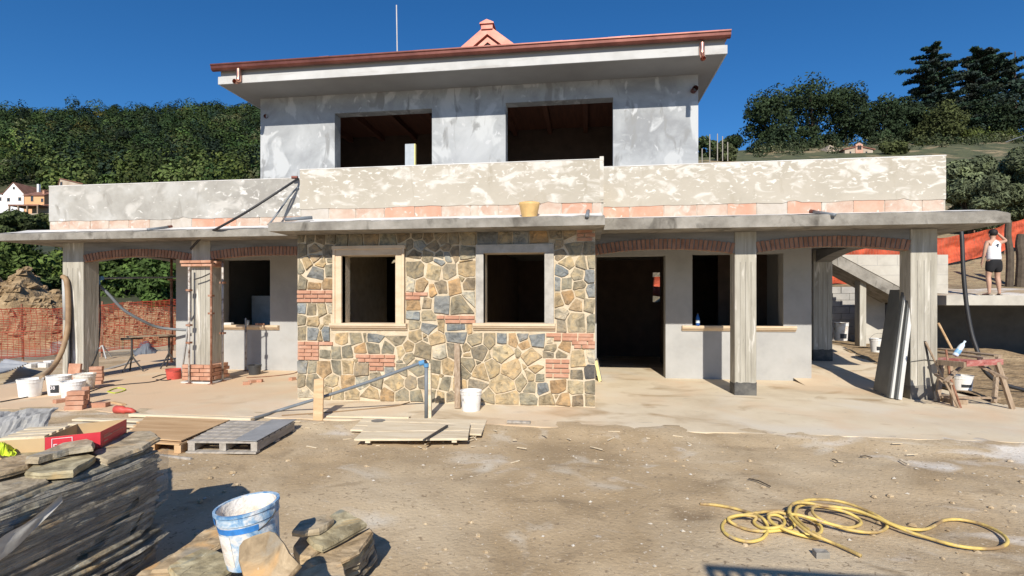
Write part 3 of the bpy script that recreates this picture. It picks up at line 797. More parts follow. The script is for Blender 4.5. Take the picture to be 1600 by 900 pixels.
# patio with a ragged front edge
rr = random.Random(4)
fr = []
x = -11.75
while x < 11.2:
    y = 7.27+.05*mnoise.noise((x*1.1, 0, 0))+.03*mnoise.noise((x*6, 1, 0))
    if x > 5: y -= .08*(x-5)*.4+.1*mnoise.noise((x*1.7, 4, 0))
    if x < -7.4: y += .1*mnoise.noise((x*1.5, 8, 0))
    fr.append((x, y)); x += .12
pol = fr+[(11.2, 8.7), (9, 8.95), (7.4, 9.2), (6.9, 9.6), (6.9, 11.6), (6.0, 11.8), (-6, 18), (-11.75, 18)]
pb = MB().prism([(a, b, 0) for a, b in pol], (0, 0, -.3), (0, 0, 0))
struct(pb.build('patio', 'patio'))
ramp = lambda y: sst(y, 11, 14)*.2+max(0, min(1, (y-14)/1.7))*.25
P = []; nu = 30; nv = 40
for i in range(nu):
    for j in range(nv):
        x = 4.4+2.6*i/(nu-1); y = 11.4+6.9*j/(nv-1)
        P.append((x, y, .004+ramp(y)-.014*(1-sst(y, 11.4, 12.2))))
grid_obj('ramp', P, nu, nv, 'patio')
P = []; nu = 70; nv = 60
for i in range(nu):
    for j in range(nv):
        x = 6.85+13*i/(nu-1); y = 9.2+6.6*j/(nv-1)
        z = -.03+ramp(y)*.9+sst(y, 9.4, 10.4)*.06+.05*mnoise.noise((x*.8, y*.8, 1))*sst(y, 9.6, 11)+.03*mnoise.noise((x*3, y*3, 1))*sst(y, 9.3, 10)
        z -= .28*sst(x, 10.6, 12.2)*sst(y, 12, 15)
        P.append((x, y, z))
grid_obj('soil_bank', P, nu, nv, 'soil_clod')
P = []
for i in range(20):
    for j in range(20):
        x = 6.7+2.1*i/19; y = 15.6+2.6*j/19; P.append((x, y, .43+.02*mnoise.noise((x*3, y*3, 0))))
grid_obj('soil_floor', P, 20, 20, 'soil_clod')

def pw(x, pts):
    for (a, b), (c, d) in zip(pts, pts[1:]):
        if x <= c: return b+(d-b)*max(0, (x-a))/(c-a)
    return pts[-1][1]
ZL = [(22, -.3), (30, .6), (60, 6), (100, 13), (150, 25), (200, 42), (300, 86), (420, 141.5), (470, 142), (700, 112)]
ZR = [(16.3, 1.82), (18, 1.95), (20, 2.08), (21.4, 2.28), (23.8, 3.02), (25.8, 3.9), (30, 5), (40, 8), (60, 14), (90, 24), (110, 31), (125, 33.5), (160, 36), (300, 42), (600, 30)]
def zleft(px, s):
    z = pw(s, ZL)
    if s > 40: z += (5*mnoise.noise((px*.004, s*.01, 1))+3*mnoise.noise((px*.012, s*.02, 4)))*sst(s, 60, 300)
    return z
def zright(X, Y):
    if (X < 8.75 and Y < 18.15) or (X >= 8.75 and Y < 19.25): return -1.2
    return pw(Y, ZR)*sst(X/Y, .02, .17)+(.1*mnoise.noise((X*.5, Y*.5, 0)) if Y < 40 else .8*mnoise.noise((X*.05, Y*.05, 0)))-(.0 if X/Y > .1 else .4)
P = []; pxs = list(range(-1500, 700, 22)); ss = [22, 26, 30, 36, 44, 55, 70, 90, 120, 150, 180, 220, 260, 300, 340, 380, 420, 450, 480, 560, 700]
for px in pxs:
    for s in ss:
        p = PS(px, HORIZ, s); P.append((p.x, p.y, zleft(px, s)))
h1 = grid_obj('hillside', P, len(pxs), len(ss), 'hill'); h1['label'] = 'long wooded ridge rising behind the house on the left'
P = []; angs = [(-.02+1.75*i/110) for i in range(111)]; ys = list(np.arange(15.8, 24, .25))+[25, 27, 30, 34, 40, 48, 60, 75, 90, 100, 110, 125, 140, 170, 220, 300, 420, 600]
for a in angs:
    for y in ys:
        P.append((a*y, y, zright(a*y, y)))
h2 = grid_obj('hillside', P, len(angs), len(ys), 'dry_field'); h2['label'] = 'dry grassy slope rising behind the stairs on the right'

# heap of dug earth beyond the left fence
P = []; nu = 120; nv = 40
c0 = PS(-160, HORIZ, 21); c1 = PS(330, HORIZ, 26); dr = (c1-c0); nr = Vector((-dr.y, dr.x, 0)).normalized()
for i in range(nu):
    t = i/(nu-1); px = -160+490*t
    hh = pw(px, [(-160, 3.2), (20, 3.3), (75, 2.5), (120, 1.5), (200, 1.55), (245, 1.5), (330, .9)])
    for j in range(nv):
        v = j/(nv-1)*2-1
        q = c0+dr*t+nr*v*3.4
        z = hh*max(0, 1-abs(v)**1.7)*(.86+.25*mnoise.noise((px*.03, v, 3)))+(.42*mnoise.noise((q.x*.9, q.y*.9, 2))+.22*abs(mnoise.noise((q.x*2.3, q.y*2.3, 7)))+.12*mnoise.noise((q.x*5, q.y*5, 3)))*(1-v*v)
        P.append((q.x, q.y, z-.2))
o = grid_obj('soil_mound', P, nu, nv, 'soil_clod', smooth=False); o['label'] = 'heap of brown dug earth beyond the orange fence on the left'
rr = random.Random(31); mb = MB()
for _ in range(1500):
    v = Vector(P[rr.randrange(len(P))]); r_ = .05+.22*rr.random()**3; rings = []
    for lv, (q, zq) in enumerate(((1, -.5), (.9, .4), (.4, .85))):
        for k in range(6):
            a = 2*PI*k/6+lv*.4; w = q*rr.uniform(.6, 1.25)*r_
            rings.append((v.x+w*math.cos(a), v.y+w*math.sin(a), v.z+zq*r_*.8))
    mb.add(rings, [(l*6+k, l*6+(k+1) % 6, (l+1)*6+(k+1) % 6, (l+1)*6+k) for l in range(2) for k in range(6)]+[(12, 13, 14, 15, 16, 17)])
o = mb.build('earth_clods', 'soil_clod'); o['kind'] = 'stuff'; o['label'] = 'clods of earth covering the dug heap'

# loose grit on the soil
def pebbles(n, seed, reg, rmin, rmax, name, lab, keep=None):
    rr = random.Random(seed); mb = MB()
    oc = [(1,0,0),(-1,0,0),(0,1,0),(0,-1,0),(0,0,1),(0,0,-1)]
    of = [(0,2,4),(2,1,4),(1,3,4),(3,0,4),(2,0,5),(1,2,5),(3,1,5),(0,3,5)]
    c = 0
    while c < n:
        X = rr.uniform(reg[0], reg[1]); Y = rr.uniform(reg[2], reg[3])
        if rr.random() > .35+.9*mnoise.noise((X*.6, Y*.6, seed)): continue
        c += 1
        r_ = rmin+(rmax-rmin)*rr.random()**4
        a = rr.uniform(0, PI); ca, sa = math.cos(a), math.sin(a)
        k = [rr.uniform(.6, 1.3) for _ in range(6)]
        z0 = -.05+.030*mnoise.noise((X*.7, Y*.7, 0))+.016*mnoise.noise((X*2.4, Y*2.8, 3))+.011*mnoise.noise((X*7, Y*7, 5))
        mb.add([(X+r_*k[i]*(p[0]*ca-p[1]*sa), Y+r_*k[i]*(p[0]*sa+p[1]*ca), z0+r_*.25+r_*.55*p[2]*k[i]) for i, p in enumerate(oc)], of)
    o = mb.build(name, 'pebble'); o['kind'] = 'stuff'; o['label'] = lab
pebbles(1200, 5, (-6.5, 9, 2.2, 7.2), .003, .024, 'grit', 'loose pale grit and small stones scattered over the soil yard')
# clods and crumbs of soil
def clods(n, seed, reg, rmin, rmax):
    rr = random.Random(seed); mb = MB()
    for _ in range(n):
        X = rr.uniform(reg[0], reg[1]); Y = rr.uniform(reg[2], reg[3]); r_ = rmin+(rmax-rmin)*rr.random()**3
        vs = []
        for lv, (q, z) in enumerate(((1, -.3), (.85, .35), (.35, .7))):
            for k in range(6):
                a = 2*PI*k/6+lv*.3; w = q*rr.uniform(.7, 1.2)*r_
                vs.append((X+w*math.cos(a), Y+w*math.sin(a), -.05+z*r_*.7))
        mb.add(vs, [(l*6+k, l*6+(k+1) % 6, (l+1)*6+(k+1) % 6, (l+1)*6+k) for l in range(2) for k in range(6)]+[(12, 13, 14, 15, 16, 17)])
    o = mb.build('soil_crumbs', 'soil'); o['kind'] = 'stuff'; o['label'] = 'crumbs of dry earth lying about the yard'
clods(900, 12, (-6.5, 9, 2.2, 7.25), .006, .035)
rr = random.Random(17); mb = MB()
for _ in range(45):                                 # splinters and mortar crumbs dropped by the builders
    X = rr.gauss(-1.5, 2.4); Y = 7.15-abs(rr.gauss(0, .7)); a = rr.uniform(0, PI); L = rr.uniform(.02, .09)
    z0 = -.035+.046*sst(Y, 6.7, 7.25)
    mb.obox((X, Y, z0), (L*math.cos(a), L*math.sin(a), rr.uniform(-.004, .004)), (-math.sin(a)*.008, math.cos(a)*.008, 0), (0, 0, .004))
o = mb.build('wood_chips', 'wood_pale'); o['kind'] = 'stuff'; o['label'] = 'pale splinters of wood scattered along the patio edge'

# ================================================================== FOLIAGE
NR = np.random.default_rng(3)
class Leaves:
    def __init__(s): s.c = []; s.n = []; s.q = []; s.t = []
    def clump(s, c, r, n, q, tint, flat=1.0, jit=.5, shell=.55):
        d = NR.normal(size=(n, 3)); d /= np.linalg.norm(d, axis=1)[:, None]
        rad = shell+(1-shell)*NR.random(n)**.6
        r = np.array(r if hasattr(r, '__len__') else (r, r, r))
        s.c.append(np.array(c)+d*rad[:, None]*r)
        nn = d+NR.normal(size=(n, 3))*jit; nn[:, 2] = nn[:, 2]*flat+.15; nn /= np.linalg.norm(nn, axis=1)[:, None]
        s.n.append(nn); s.q.append(q*(.6+.8*NR.random(n)))
        s.t.append(np.array(tint)[None, :]*(.75+.5*NR.random((n, 1))))
    def build(s, name, parent=None, base=None, elong=1.0):
        c = np.concatenate(s.c); n = np.concatenate(s.n); q = np.concatenate(s.q)[:, None]; t = np.concatenate(s.t)
        N = len(c)
        a = np.cross(n, NR.normal(size=(N, 3))); a /= np.linalg.norm(a, axis=1)[:, None]; b = np.cross(n, a)
        V = np.stack([c-a*q*elong-b*q*.5, c+b*q*-.65+a*q*.1, c+a*q*elong*.9+b*q*.45, c-a*q*.15+b*q*.7], 1).reshape(-1, 3)
        if base is None:
            lo, hi = V.min(0), V.max(0); base = Vector(((lo[0]+hi[0])/2, (lo[1]+hi[1])/2, lo[2]))
        V = V-np.array(base)
        me = bpy.data.meshes.new(name)
        me.vertices.add(4*N); me.vertices.foreach_set('co', V.ravel())
        me.loops.add(4*N); me.loops.foreach_set('vertex_index', np.arange(4*N, dtype=np.int32))
        me.polygons.add(N); me.polygons.foreach_set('loop_start', np.arange(0, 4*N, 4, dtype=np.int32))
        try: me.polygons.foreach_set('loop_total', np.full(N, 4, dtype=np.int32))
        except Exception: pass
        me.update(calc_edges=True)
        at = me.attributes.new('tint', 'FLOAT_COLOR', 'POINT')
        T = np.ones((4*N, 4)); T[:, :3] = np.repeat(t, 4, 0)
        at.data.foreach_set('color', T.ravel().astype(np.float32))
        me.materials.append(MATS['foliage'])
        o = bpy.data.objects.new(name, me); link(o, base, parent)
        return o
GREENS = [(.040, .066, .020), (.052, .082, .024), (.030, .055, .020), (.066, .096, .026), (.082, .110, .028), (.042, .062, .024)]
rr = random.Random(21)
F = Leaves(); s = 165.0; nt = 0
while s < 455:
    step = 9.0+1.6*(s-165)/290
    px = -620.0
    while px < 470:
        px += step*FPX/s*rr.uniform(.75, 1.25)
        s2 = s+rr.uniform(-3, 3)
        p = PS(px, HORIZ, s2); z = zleft(px, s2)
        if s2 < 200 and px < 75 and px > -80: continue
        rad = rr.uniform(3.2, 6.2); hgt = rad*rr.uniform(1.0, 1.6)
        g = rr.choice(GREENS[:3] if (s > 320 or rr.random() < .5) else GREENS)
        if s < 230 and rr.random() < .6: g = rr.choice([(.080, .104, .026), (.068, .095, .028), (.056, .084, .024)])
        if rr.random() < .03: g = (.11, .10, .025)
        sp_ = rr.random()
        if sp_ < .13: g = (.022, .040, .024); rad *= .75; hgt *= 1.2
        elif sp_ < .20: g = (.085, .10, .045)
        elif sp_ < .25: rad *= 1.2; hgt *= 1.2
        v = rr.uniform(.5, 1.5)*(.85+.4*mnoise.noise((px*.012, s*.03, 7))); g = tuple(k*v for k in g)
        cz = z+hgt*.9+2
        F.clump((p.x, p.y, cz), (rad, rad, hgt), 170, .60, g, jit=.16, shell=.92)
        for _ in range(6):
            a = rr.uniform(0, 2*PI); e = rr.uniform(-.2, .9)
            F.clump((p.x+rad*.68*math.cos(a), p.y+rad*.68*math.sin(a), cz+hgt*.62*e), rad*rr.uniform(.34, .52), 34, .5, tuple(k*rr.uniform(.9, 1.2) for k in g), jit=.2, shell=.9)
        nt += 1
    s += step*.82
o = F.build('forest'); o['kind'] = 'stuff'; o['label'] = 'dense broadleaf forest covering the ridge on the left'
print('forest trees', nt)

def tree(label, px, ytop, ybase, s, wpx, cat, tint, kind='round', seed=1, group=None, q=None, dens=1.0, name='tree', elong=1.2, zb=None, trunk_r=None):
    rr = random.Random(seed)
    m = s/FPX; top = PS(px, ytop, s); base = PS(px, ybase, s)
    if zb is not None: base.z = zb
    H = top.z-base.z; W_ = wpx*m/2
    t = thing(name, label, cat, base, group)
    q = q or .02*H
    L = Leaves(); T = MB(); tr = trunk_r or .022*H
    if kind in ('cedar', 'cedarflat'):
        T.tube([base, base+Vector((0, 0, H*.5)), top-Vector((0, 0, H*.03))], tr, 8, r2=tr*.15)
        nl = 13
        for i in range(nl):
            f = i/(nl-1); z = base.z+H*(.16+.82*f)
            reach = W_*((1.08-.86*f**1.7) if kind == 'cedar' else (.95-.55*f**4))*rr.uniform(.62, 1.3)
            nb = 7 if (f < .8 or kind != 'cedar') else 4
            a0 = rr.uniform(0, 6)
            for k in range(nb):
                a = a0+2*PI*k/nb+rr.uniform(-.35, .35); r_ = reach*rr.uniform(.55, 1.1)
                d = Vector((math.cos(a), math.sin(a), 0)); up = rr.uniform(-.14, .24)
                e = Vector((base.x, base.y, z))+d*r_+Vector((0, 0, r_*up))
                T.tube([(base.x, base.y, z-.03*H), e], tr*.16, 5, r2=tr*.05)
                for w in np.linspace(.3, 1.05, 5):
                    p = Vector((base.x, base.y, z))+d*r_*w+Vector((0, 0, r_*up*w+.005*H))
                    rw = r_*.24*(1.15-.45*w)+.010*H
                    L.clump(p, (rw*1.1, rw*1.1, .016*H), int(44*dens), q, tuple(v*rr.uniform(.8, 1.25) for v in tint), flat=1.6, jit=.6, shell=.2)
        L.clump(top-Vector((0, 0, .02*H)), (.02*H, .02*H, .03*H), 20, q, tint)
    elif kind == 'sparse':
        T.tube([base, top], tr, 8, r2=tr*.15)
        for i in range(12):
            z = base.z+H*(.3+.65*i/12)
            for k in range(4):
                a = rr.uniform(0, 2*PI); r_ = W_*(1-.6*i/12)*rr.uniform(.5, 1)
                e = Vector((base.x+math.cos(a)*r_, base.y+math.sin(a)*r_, z+r_*rr.uniform(-.25, .2)))
                T.tube([(base.x, base.y, z), e], tr*.14, 4, r2=tr*.06)
                L.clump(e.lerp(Vector((base.x, base.y, z)), .35), (r_*.35, r_*.35, .018*H), int(26*dens), q, tint, flat=1.5)
    else:
        nlimb = 7; trunk_h = H*(.28 if kind == 'round' else .18)
        fork = base+Vector((rr.uniform(-.02, .02)*H, 0, trunk_h))
        T.tube([base-Vector((0, 0, .02*H)), base.lerp(fork, .5)+Vector((.01*H, 0, 0)), fork], tr, 9, r2=tr*.7)
        nc = {'round': 48, 'umbrella': 40, 'bush': 20, 'olive': 36}[kind]
        for k in range(nc):
            while True:
                v = Vector((rr.uniform(-1, 1), rr.uniform(-1, 1), rr.uniform(-1, 1)))
                if .25 < v.length < 1: break
            v = v*(.92 if v.length > .4 else 1.5)
            zc = base.z+H*(.53 if kind != 'umbrella' else .60); hz = H*(.43 if kind != 'umbrella' else .36)
            if kind == 'bush': zc = base.z+H*.5; hz = H*.45
            taper = 1 if v.z < 0 else 1-.35*v.z
            c = Vector((base.x+v.x*W_*.78*taper, base.y+v.y*W_*.78*taper, zc+v.z*hz))
            rw = W_*rr.uniform(.22, .42)
            if kind == 'umbrella': rr_ = (rw*1.25, rw*1.25, rw*.6)
            else: rr_ = (rw, rw, rw*.85)
            vv = rr.uniform(.7, 1.3)
            L.clump(c, rr_, int(100*dens), q, tuple(g*vv for g in tint), jit=.55, shell=.6)
            if k < 12:
                T.tube([fork, fork.lerp(c, .5)+Vector((0, 0, .03*H)), c], tr*.4, 5, r2=tr*.1)
    T.build('trunk', 'bark', t)
    L.build('crown', t, elong=elong)
    return t
DK = (.026, .042, .020); DK2 = (.032, .05, .022); OL = (.06, .072, .026); CED = (.030, .050, .036)
G = 'tall trees on the hilltop at the right'
tree('dark holm oak at the left edge of the hilltop trees, sloping down to the field', 1203, 136, 246, 112, 96, 'tree', DK2, 'round', 1, G, q=.24, dens=1.6)
tree('broad flat topped pine rising above the middle of the left clump of hilltop trees', 1268, 110, 244, 118, 118, 'tree', DK2, 'umbrella', 2, G, q=.24, dens=1.7)
tree('dark rounded tree directly above the stone farmhouse roof', 1322, 126, 240, 119, 84, 'tree', DK, 'round', 3, G, q=.24, dens=1.6)
tree('lower dark tree between the farmhouse clump and the white villa', 1378, 146, 236, 121, 78, 'tree', DK, 'round', 4, G, q=.24, dens=1.6)
tree('dark tree standing just left of the white villa on the hilltop', 1418, 150, 236, 124, 72, 'tree', DK, 'round', 5, G, q=.24, dens=1.6)
tree('olive green tree in front of the tall layered cedar', 1472, 158, 238, 116, 84, 'tree', OL, 'round', 6, G, q=.22, dens=1.6)
tree('tall cedar with separate layered branches and pointed top, left of the cedars', 1457, 74, 236, 130, 118, 'cedar tree', CED, 'cedar', 7, G, q=.24, dens=1.8)
tree('dense dark cedar between the layered cedar and the thin bare topped one', 1533, 84, 236, 132, 124, 'cedar tree', CED, 'cedarflat', 18, G, q=.26, dens=2.2)
tree('dark bushy tree under the dense cedar at the right end of the hilltop', 1545, 150, 236, 128, 96, 'tree', DK, 'round', 8, G, q=.24, dens=1.6)
tree('thin conifer with a bare pole like top near the right edge of the picture', 1586, 80, 236, 126, 66, 'conifer', CED, 'sparse', 9, G, q=.36, dens=1.4)
tree('dark tree at the far right edge of the hilltop row', 1622, 120, 238, 128, 90, 'tree', DK, 'round', 10, G, q=.24, dens=1.6)
for k, (px, yt, yb, s_, w_, tint, lab) in enumerate([
    (1105, 211, 250, 96, 44, (.06, .085, .035), 'green bush beside the house corner on the dry slope'),
    (1143, 214, 232, 128, 46, DK2, 'low dark bush on the skyline left of the holm oak'),
    (1130, 222, 256, 88, 40, (.075, .09, .04), 'pale olive bush on the dry slope among the stakes'),
    (1395, 222, 246, 88, 46, OL, 'round bush just right of the stone farmhouse'),
    (1500, 212, 226, 118, 88, (.075, .095, .025), 'long clipped hedge below the tall cedars'),
    (1558, 212, 226, 119, 70, (.07, .09, .025), 'right hand end of the clipped hedge under the cedars'),
    (1186, 218, 252, 100, 50, DK, 'dark bush at the foot of the holm oak'),
    (1225, 196, 250, 104, 62, DK, 'dark tall bush right of the foot of the holm oak'), (1262, 192, 250, 104, 60, DK2, 'dark bush below the flat topped pine'), (1296, 200, 248, 103, 46, DK, 'dark bush just left of the stone outbuilding'),
    (1378, 206, 244, 104, 60, DK2, 'dark bush between the farmhouse and the olive green tree'), (1428, 216, 246, 100, 66, OL, 'olive green bush below the white villa'), (1466, 218, 246, 100, 60, DK2, 'dark bush below the tall layered cedar')]):
    tree(lab, px, yt, yb, s_, w_, 'bush', tint, 'bush', 40+k, 'bushes on the right hillside', q=.2, dens=1.5, name='bush')
SIL = (.120, .142, .078)
for k, (px, yt, yb, s_, w_, lab) in enumerate([
    (1515, 232, 372, 27, 118, 'silvery olive tree rising directly behind the right end of the balcony parapet'),
    (1592, 226, 366, 28.5, 110, 'silvery olive tree at the right edge of the picture behind the orange net'),
    (1556, 252, 366, 31, 100, 'darker olive tree half hidden between the two silvery olive trees'),
    (1680, 236, 370, 27, 120, 'olive tree beyond the right edge of the picture')]):
    tree(lab, px, yt, yb, s_, w_, 'olive tree', SIL if k != 2 else (.08, .10, .05), 'olive', 60+k, 'olive trees behind the orange net', q=.062, dens=8, name='olive_tree', elong=2.4, trunk_r=.13)
for k, (px, yt, yb, s_, w_, tint, lab) in enumerate([
    (40, 372, 455, 36, 120, (.075, .11, .028), 'leafy bush above the earth heap at the left edge of the picture'),
    (85, 436, 492, 24, 62, (.05, .075, .022), 'small dark bush growing on the earth heap left of the big column'),
    (130, 372, 470, 42, 120, (.10, .14, .032), 'bright green bush seen behind the left column'),
    (195, 380, 476, 38, 110, (.07, .11, .028), 'dark green bush in the middle of the left arch'),
    (250, 384, 480, 34, 100, (.06, .10, .026), 'dense bush at the right side of the left arch'),
    (310, 372, 480, 40, 120, (.045, .07, .02), 'bush behind the end wall of the left porch'),
    (-60, 372, 470, 38, 140, (.055, .085, .022), 'bush beyond the left edge of the picture'),
    (25, 330, 372, 95, 70, (.045, .06, .022), 'bush below the white house on the left'),
    (78, 334, 372, 100, 60, (.07, .085, .03), 'scrubby bush below the orange house')]):
    tree(lab, px, yt, yb, s_, w_, 'bush', tint, 'bush', 80+k, 'bushes on the left slope', q=.13 if s_ < 60 else .3, dens=2.4, name='bush', elong=1.4)

# low scrub over the crest of the right hillside
rr = random.Random(77); F = Leaves()
for _ in range(170):
    px = rr.uniform(1165, 1620); s_ = rr.uniform(92, 119); p = PS(px, HORIZ, s_)
    z = zright(p.x, p.y); r_ = rr.uniform(.5, 1.5)
    if abs(px-1342) < 36 and s_ < 96: continue
    F.clump((p.x, p.y, z+r_*.5), (r_*1.3, r_*1.3, r_), 90, .16, rr.choice([(.075, .09, .045), (.05, .065, .03), (.10, .105, .055), (.035, .05, .024)]), jit=.5, shell=.6)
o = F.build('scrub'); o['kind'] = 'stuff'; o['label'] = 'low scrub covering the crest of the right hillside'
# vineyard stakes on the slope
for k, (px, yt, yb, lab) in enumerate([(1097, 232, 256, 'wooden vineyard stake next to the house corner, shortest of the row'), (1109, 210, 254, 'tall thin vineyard stake left of the middle of the row'), (1121, 209, 252, 'vineyard stake in the middle of the row'),
                                      (1129, 213, 252, 'vineyard stake second from the right in the row'), (1137, 222, 252, 'vineyard stake at the right end of the row')]):
    a = PS(px, yb, 80); b = PS(px, yt, 80)
    tag(MB().tube([a, b], .07, 6).build('vineyard_stake', 'wood_grey'), lab, 'stake', 'vineyard stakes on the slope')

# ================================================================== FAR BUILDINGS
def far_house(label, s, x0, x1, yb, ye, yr, wall, roofm, wins, depth=9, gable=True, over=.35, apex=None, name='house'):
    a = PS(x0, yb, s); b = PS(x1, yb, s)
    ax = (b-a); ax.z = 0; Wd = ax.length; ax.normalize(); ay = Vector((-ax.y, ax.x, 0))
    ze = PS(x0, ye, s).z; zr = PS(x0, yr, s).z; zb = min(a.z, b.z)-1.5
    t = thing(name, label, 'house', (a+b)/2)
    g = lambda u, v, z: Vector((a.x, a.y, 0))+ax*u+ay*v+Vector((0, 0, z))
    ap = Wd*(.5 if apex is None else apex)
    if gable:
        MB().prism([g(0, 0, zb), g(Wd, 0, zb), g(Wd, 0, ze), g(ap, 0, zr), g(0, 0, ze)], (0, 0, 0), ay*depth).build('wall', wall, t)
        rf = MB()
        for (u0, u1) in ((-over, ap), (Wd+over, ap)):
            k = (zr-ze)/(ap if u0 < 0 else Wd-ap); zz = ze-over*k
            rf.add([g(u0, -.15, zz+.06), g(u1, -.15, zr+.06), g(u1, depth+.2, zr+.06), g(u0, depth+.2, zz+.06), g(u0, -.15, zz+.26), g(u1, -.15, zr+.26), g(u1, depth+.2, zr+.26), g(u0, depth+.2, zz+.26)],
                   [(0,1,2,3),(7,6,5,4),(0,4,5,1),(1,5,6,2),(2,6,7,3),(3,7,4,0)])
        rf.build('roof', roofm, t)
    else:                                           # eaves towards the viewer
        MB().prism([g(0, 0, zb), g(0, 0, ze), g(0, depth/2, zr), g(0, depth, ze), g(0, depth, zb)], (0, 0, 0), ax*Wd).build('wall', wall, t)
        rf = MB()
        for v0 in (-over, depth+over):
            zz = ze-over*(zr-ze)/(depth/2)
            rf.add([g(-over, v0, zz+.05), g(Wd+over, v0, zz+.05), g(Wd+over, depth/2, zr+.05), g(-over, depth/2, zr+.05), g(-over, v0, zz+.25), g(Wd+over, v0, zz+.25), g(Wd+over, depth/2, zr+.25), g(-over, depth/2, zr+.25)],
                   [(0,1,2,3),(7,6,5,4),(0,4,5,1),(1,5,6,2),(2,6,7,3),(3,7,4,0)])
        rf.build('roof', roofm, t)
    for (wx0, wx1, wy0, wy1, kind) in wins:
        p = PS(wx0, wy1, s); q = PS(wx1, wy0, s)
        u0 = (p-a).dot(ax); u1 = (q-a).dot(ax)
        fr = MB().prism([g(u0, -.05, p.z), g(u1, -.05, p.z), g(u1, -.05, q.z), g(u0, -.05, q.z)], (0, 0, 0), ay*.06)
        w = fr.build('door' if kind == 'd' else 'window', 'bare_surround' if kind == 'd' else 'wood_old', t)
        e = (u1-u0)*.14
        if kind != 'd':
            MB().prism([g(u0+e, -.07, p.z+e), g(u1-e, -.07, p.z+e), g(u1-e, -.07, q.z-e), g(u0+e, -.07, q.z-e)], (0, 0, 0), ay*.04).build('pane', 'glass_dark', w)
    return t, g, Wd
hw, g, Wd = far_house('white gabled house with small dark windows far off on the left', 150, 5, 37, 331, 303, 286, 'house_white', 'roof_tile',
    [(20, 23.5, 292, 296, 'w'), (11, 16, 309, 315, 'w'), (28.5, 33.5, 308, 314, 'w')], depth=11)
zc = PS(0, 282, 150).z
MB().box(g(5.6, 5, 0).x-.3, g(5.6, 5, 0).x+.3, g(5.6, 5, 0).y-.3, g(5.6, 5, 0).y+.3, PS(0, 296, 150).z, zc).build('chimney', 'house_white', hw)
far_house('low white wing at the left edge of the picture beside the gabled white house', 150.4, -30, 4.6, 331, 303, 300, 'house_white', 'roof_tile', [(-1, 2.5, 308, 314, 'w')], depth=8, gable=False)
ho, g, Wd = far_house('orange house with dark red roof next to the white gabled house', 148, 38, 69, 336, 305.5, 297, 'house_orange', 'roof_tile',
    [(48, 52.5, 306, 315, 'w'), (64, 68, 310, 316, 'w'), (62, 65, 330, 336, 'd')], depth=8, gable=False)
MB().box(g(4.2, 1.6, 0).x-.3, g(4.2, 1.6, 0).x+.3, g(4.2, 1.6, 0).y-.3, g(4.2, 1.6, 0).y+.3, PS(0, 304, 148).z, PS(0, 296, 148).z).build('chimney', 'brick', ho)
far_house('lower orange lean-to in front of the orange house, partly behind the balcony', 144, 69.5, 90, 338, 321, 318, 'house_orange', 'roof_tile', [(75, 78, 322, 332, 'w')], depth=5, gable=False)
far_house('brown roofed barn peeping over the left end of the balcony parapet', 120, 92, 128, 300, 288, 280, 'farm_stone', 'roof_tile', [(94, 98, 284, 292, 'w')], depth=7, gable=True, apex=.06)
# open dark shed in front of the white house
t = thing('shed', 'dark open shed with a flat roof standing before the white and orange houses', 'shed', PS(36, 336, 138))
a = PS(12, 321.5, 138); b = PS(60, 321, 138)
ax = (b-a); ax.z = 0; Wd = ax.length; ax.normalize(); ay = Vector((-ax.y, ax.x, 0))
MB().prism([a, a+ax*Wd, a+ax*Wd+Vector((0, 0, .35)), a+Vector((0, 0, .35))], (0, 0, 0), ay*5).build('roof', 'roof_tile', t)
for u in (.3, Wd*.33, Wd*.62, Wd-.3):
    p = a+ax*u; MB().box(p.x-.15, p.x+.15, p.y, p.y+.3, a.z-3.6, a.z).build('post', 'wood_old', t)
MB().prism([a+ax*Wd*.45+Vector((0, 0, -3.5)), a+ax*Wd+Vector((0, 0, -3.5)), a+ax*Wd+Vector((0, 0, -.01)), a+ax*Wd*.45+Vector((0, 0, -.01))], ay*3, ay*3.2).build('back_wall', 'wood_old', t)
# low field wall below the far houses
a = PS(-40, 345, 120); b = PS(80, 345, 120)
tag(MB().bar(a, b, 1, 3.2).build('field_wall', 'farm_stone'), 'low stone field wall below the white and orange houses', 'wall')

farm, g, Wd = far_house('small stone farmhouse with a raised gable and two arched windows on the right hill', 92, 1320, 1364, 247, 234.5, 230, 'farm_stone', 'roof_tile',
    [(1327, 1330, 236.5, 240.5, 'w'), (1352, 1355, 236.5, 240.5, 'w'), (1338, 1344, 235, 247, 'd')], depth=7)
z0 = PS(0, 236, 92).z; z1 = PS(0, 226, 92).z; z2 = PS(0, 223, 92).z
u0 = Wd*.37; u1 = Wd*.63
MB().prism([g(u0, -.12, z0-1), g(u1, -.12, z0-1), g(u1, -.12, z1), g((u0+u1)/2, -.12, z2), g(u0, -.12, z1)], (0, 0, 0), (0, 5, 0)).build('gable_tower', 'hollow', farm)
for k in (.36, .64):
    uu = u0+(u1-u0)*k
    MB().prism([g(uu-.16, -.16, z1-.9), g(uu+.16, -.16, z1-.9), g(uu+.16, -.16, z1-.3), g(uu, -.16, z1-.12), g(uu-.16, -.16, z1-.3)], (0, 0, 0), (0, .05, 0)).build('window', 'dark_open', farm)
far_house('grey roofed stone outbuilding left of the small farmhouse', 95, 1290, 1319, 247, 240, 229, 'farm_stone', 'farm_stone', [(1296, 1299, 242, 246, 'w')], depth=6, gable=True, apex=.2)
far_house('white villa wall glimpsed between the dark trunks on the hilltop', 138, 1405, 1440, 236, 208, 202, 'house_white', 'roof_tile', [(1416, 1419, 212, 218, 'w')], depth=9, gable=False)

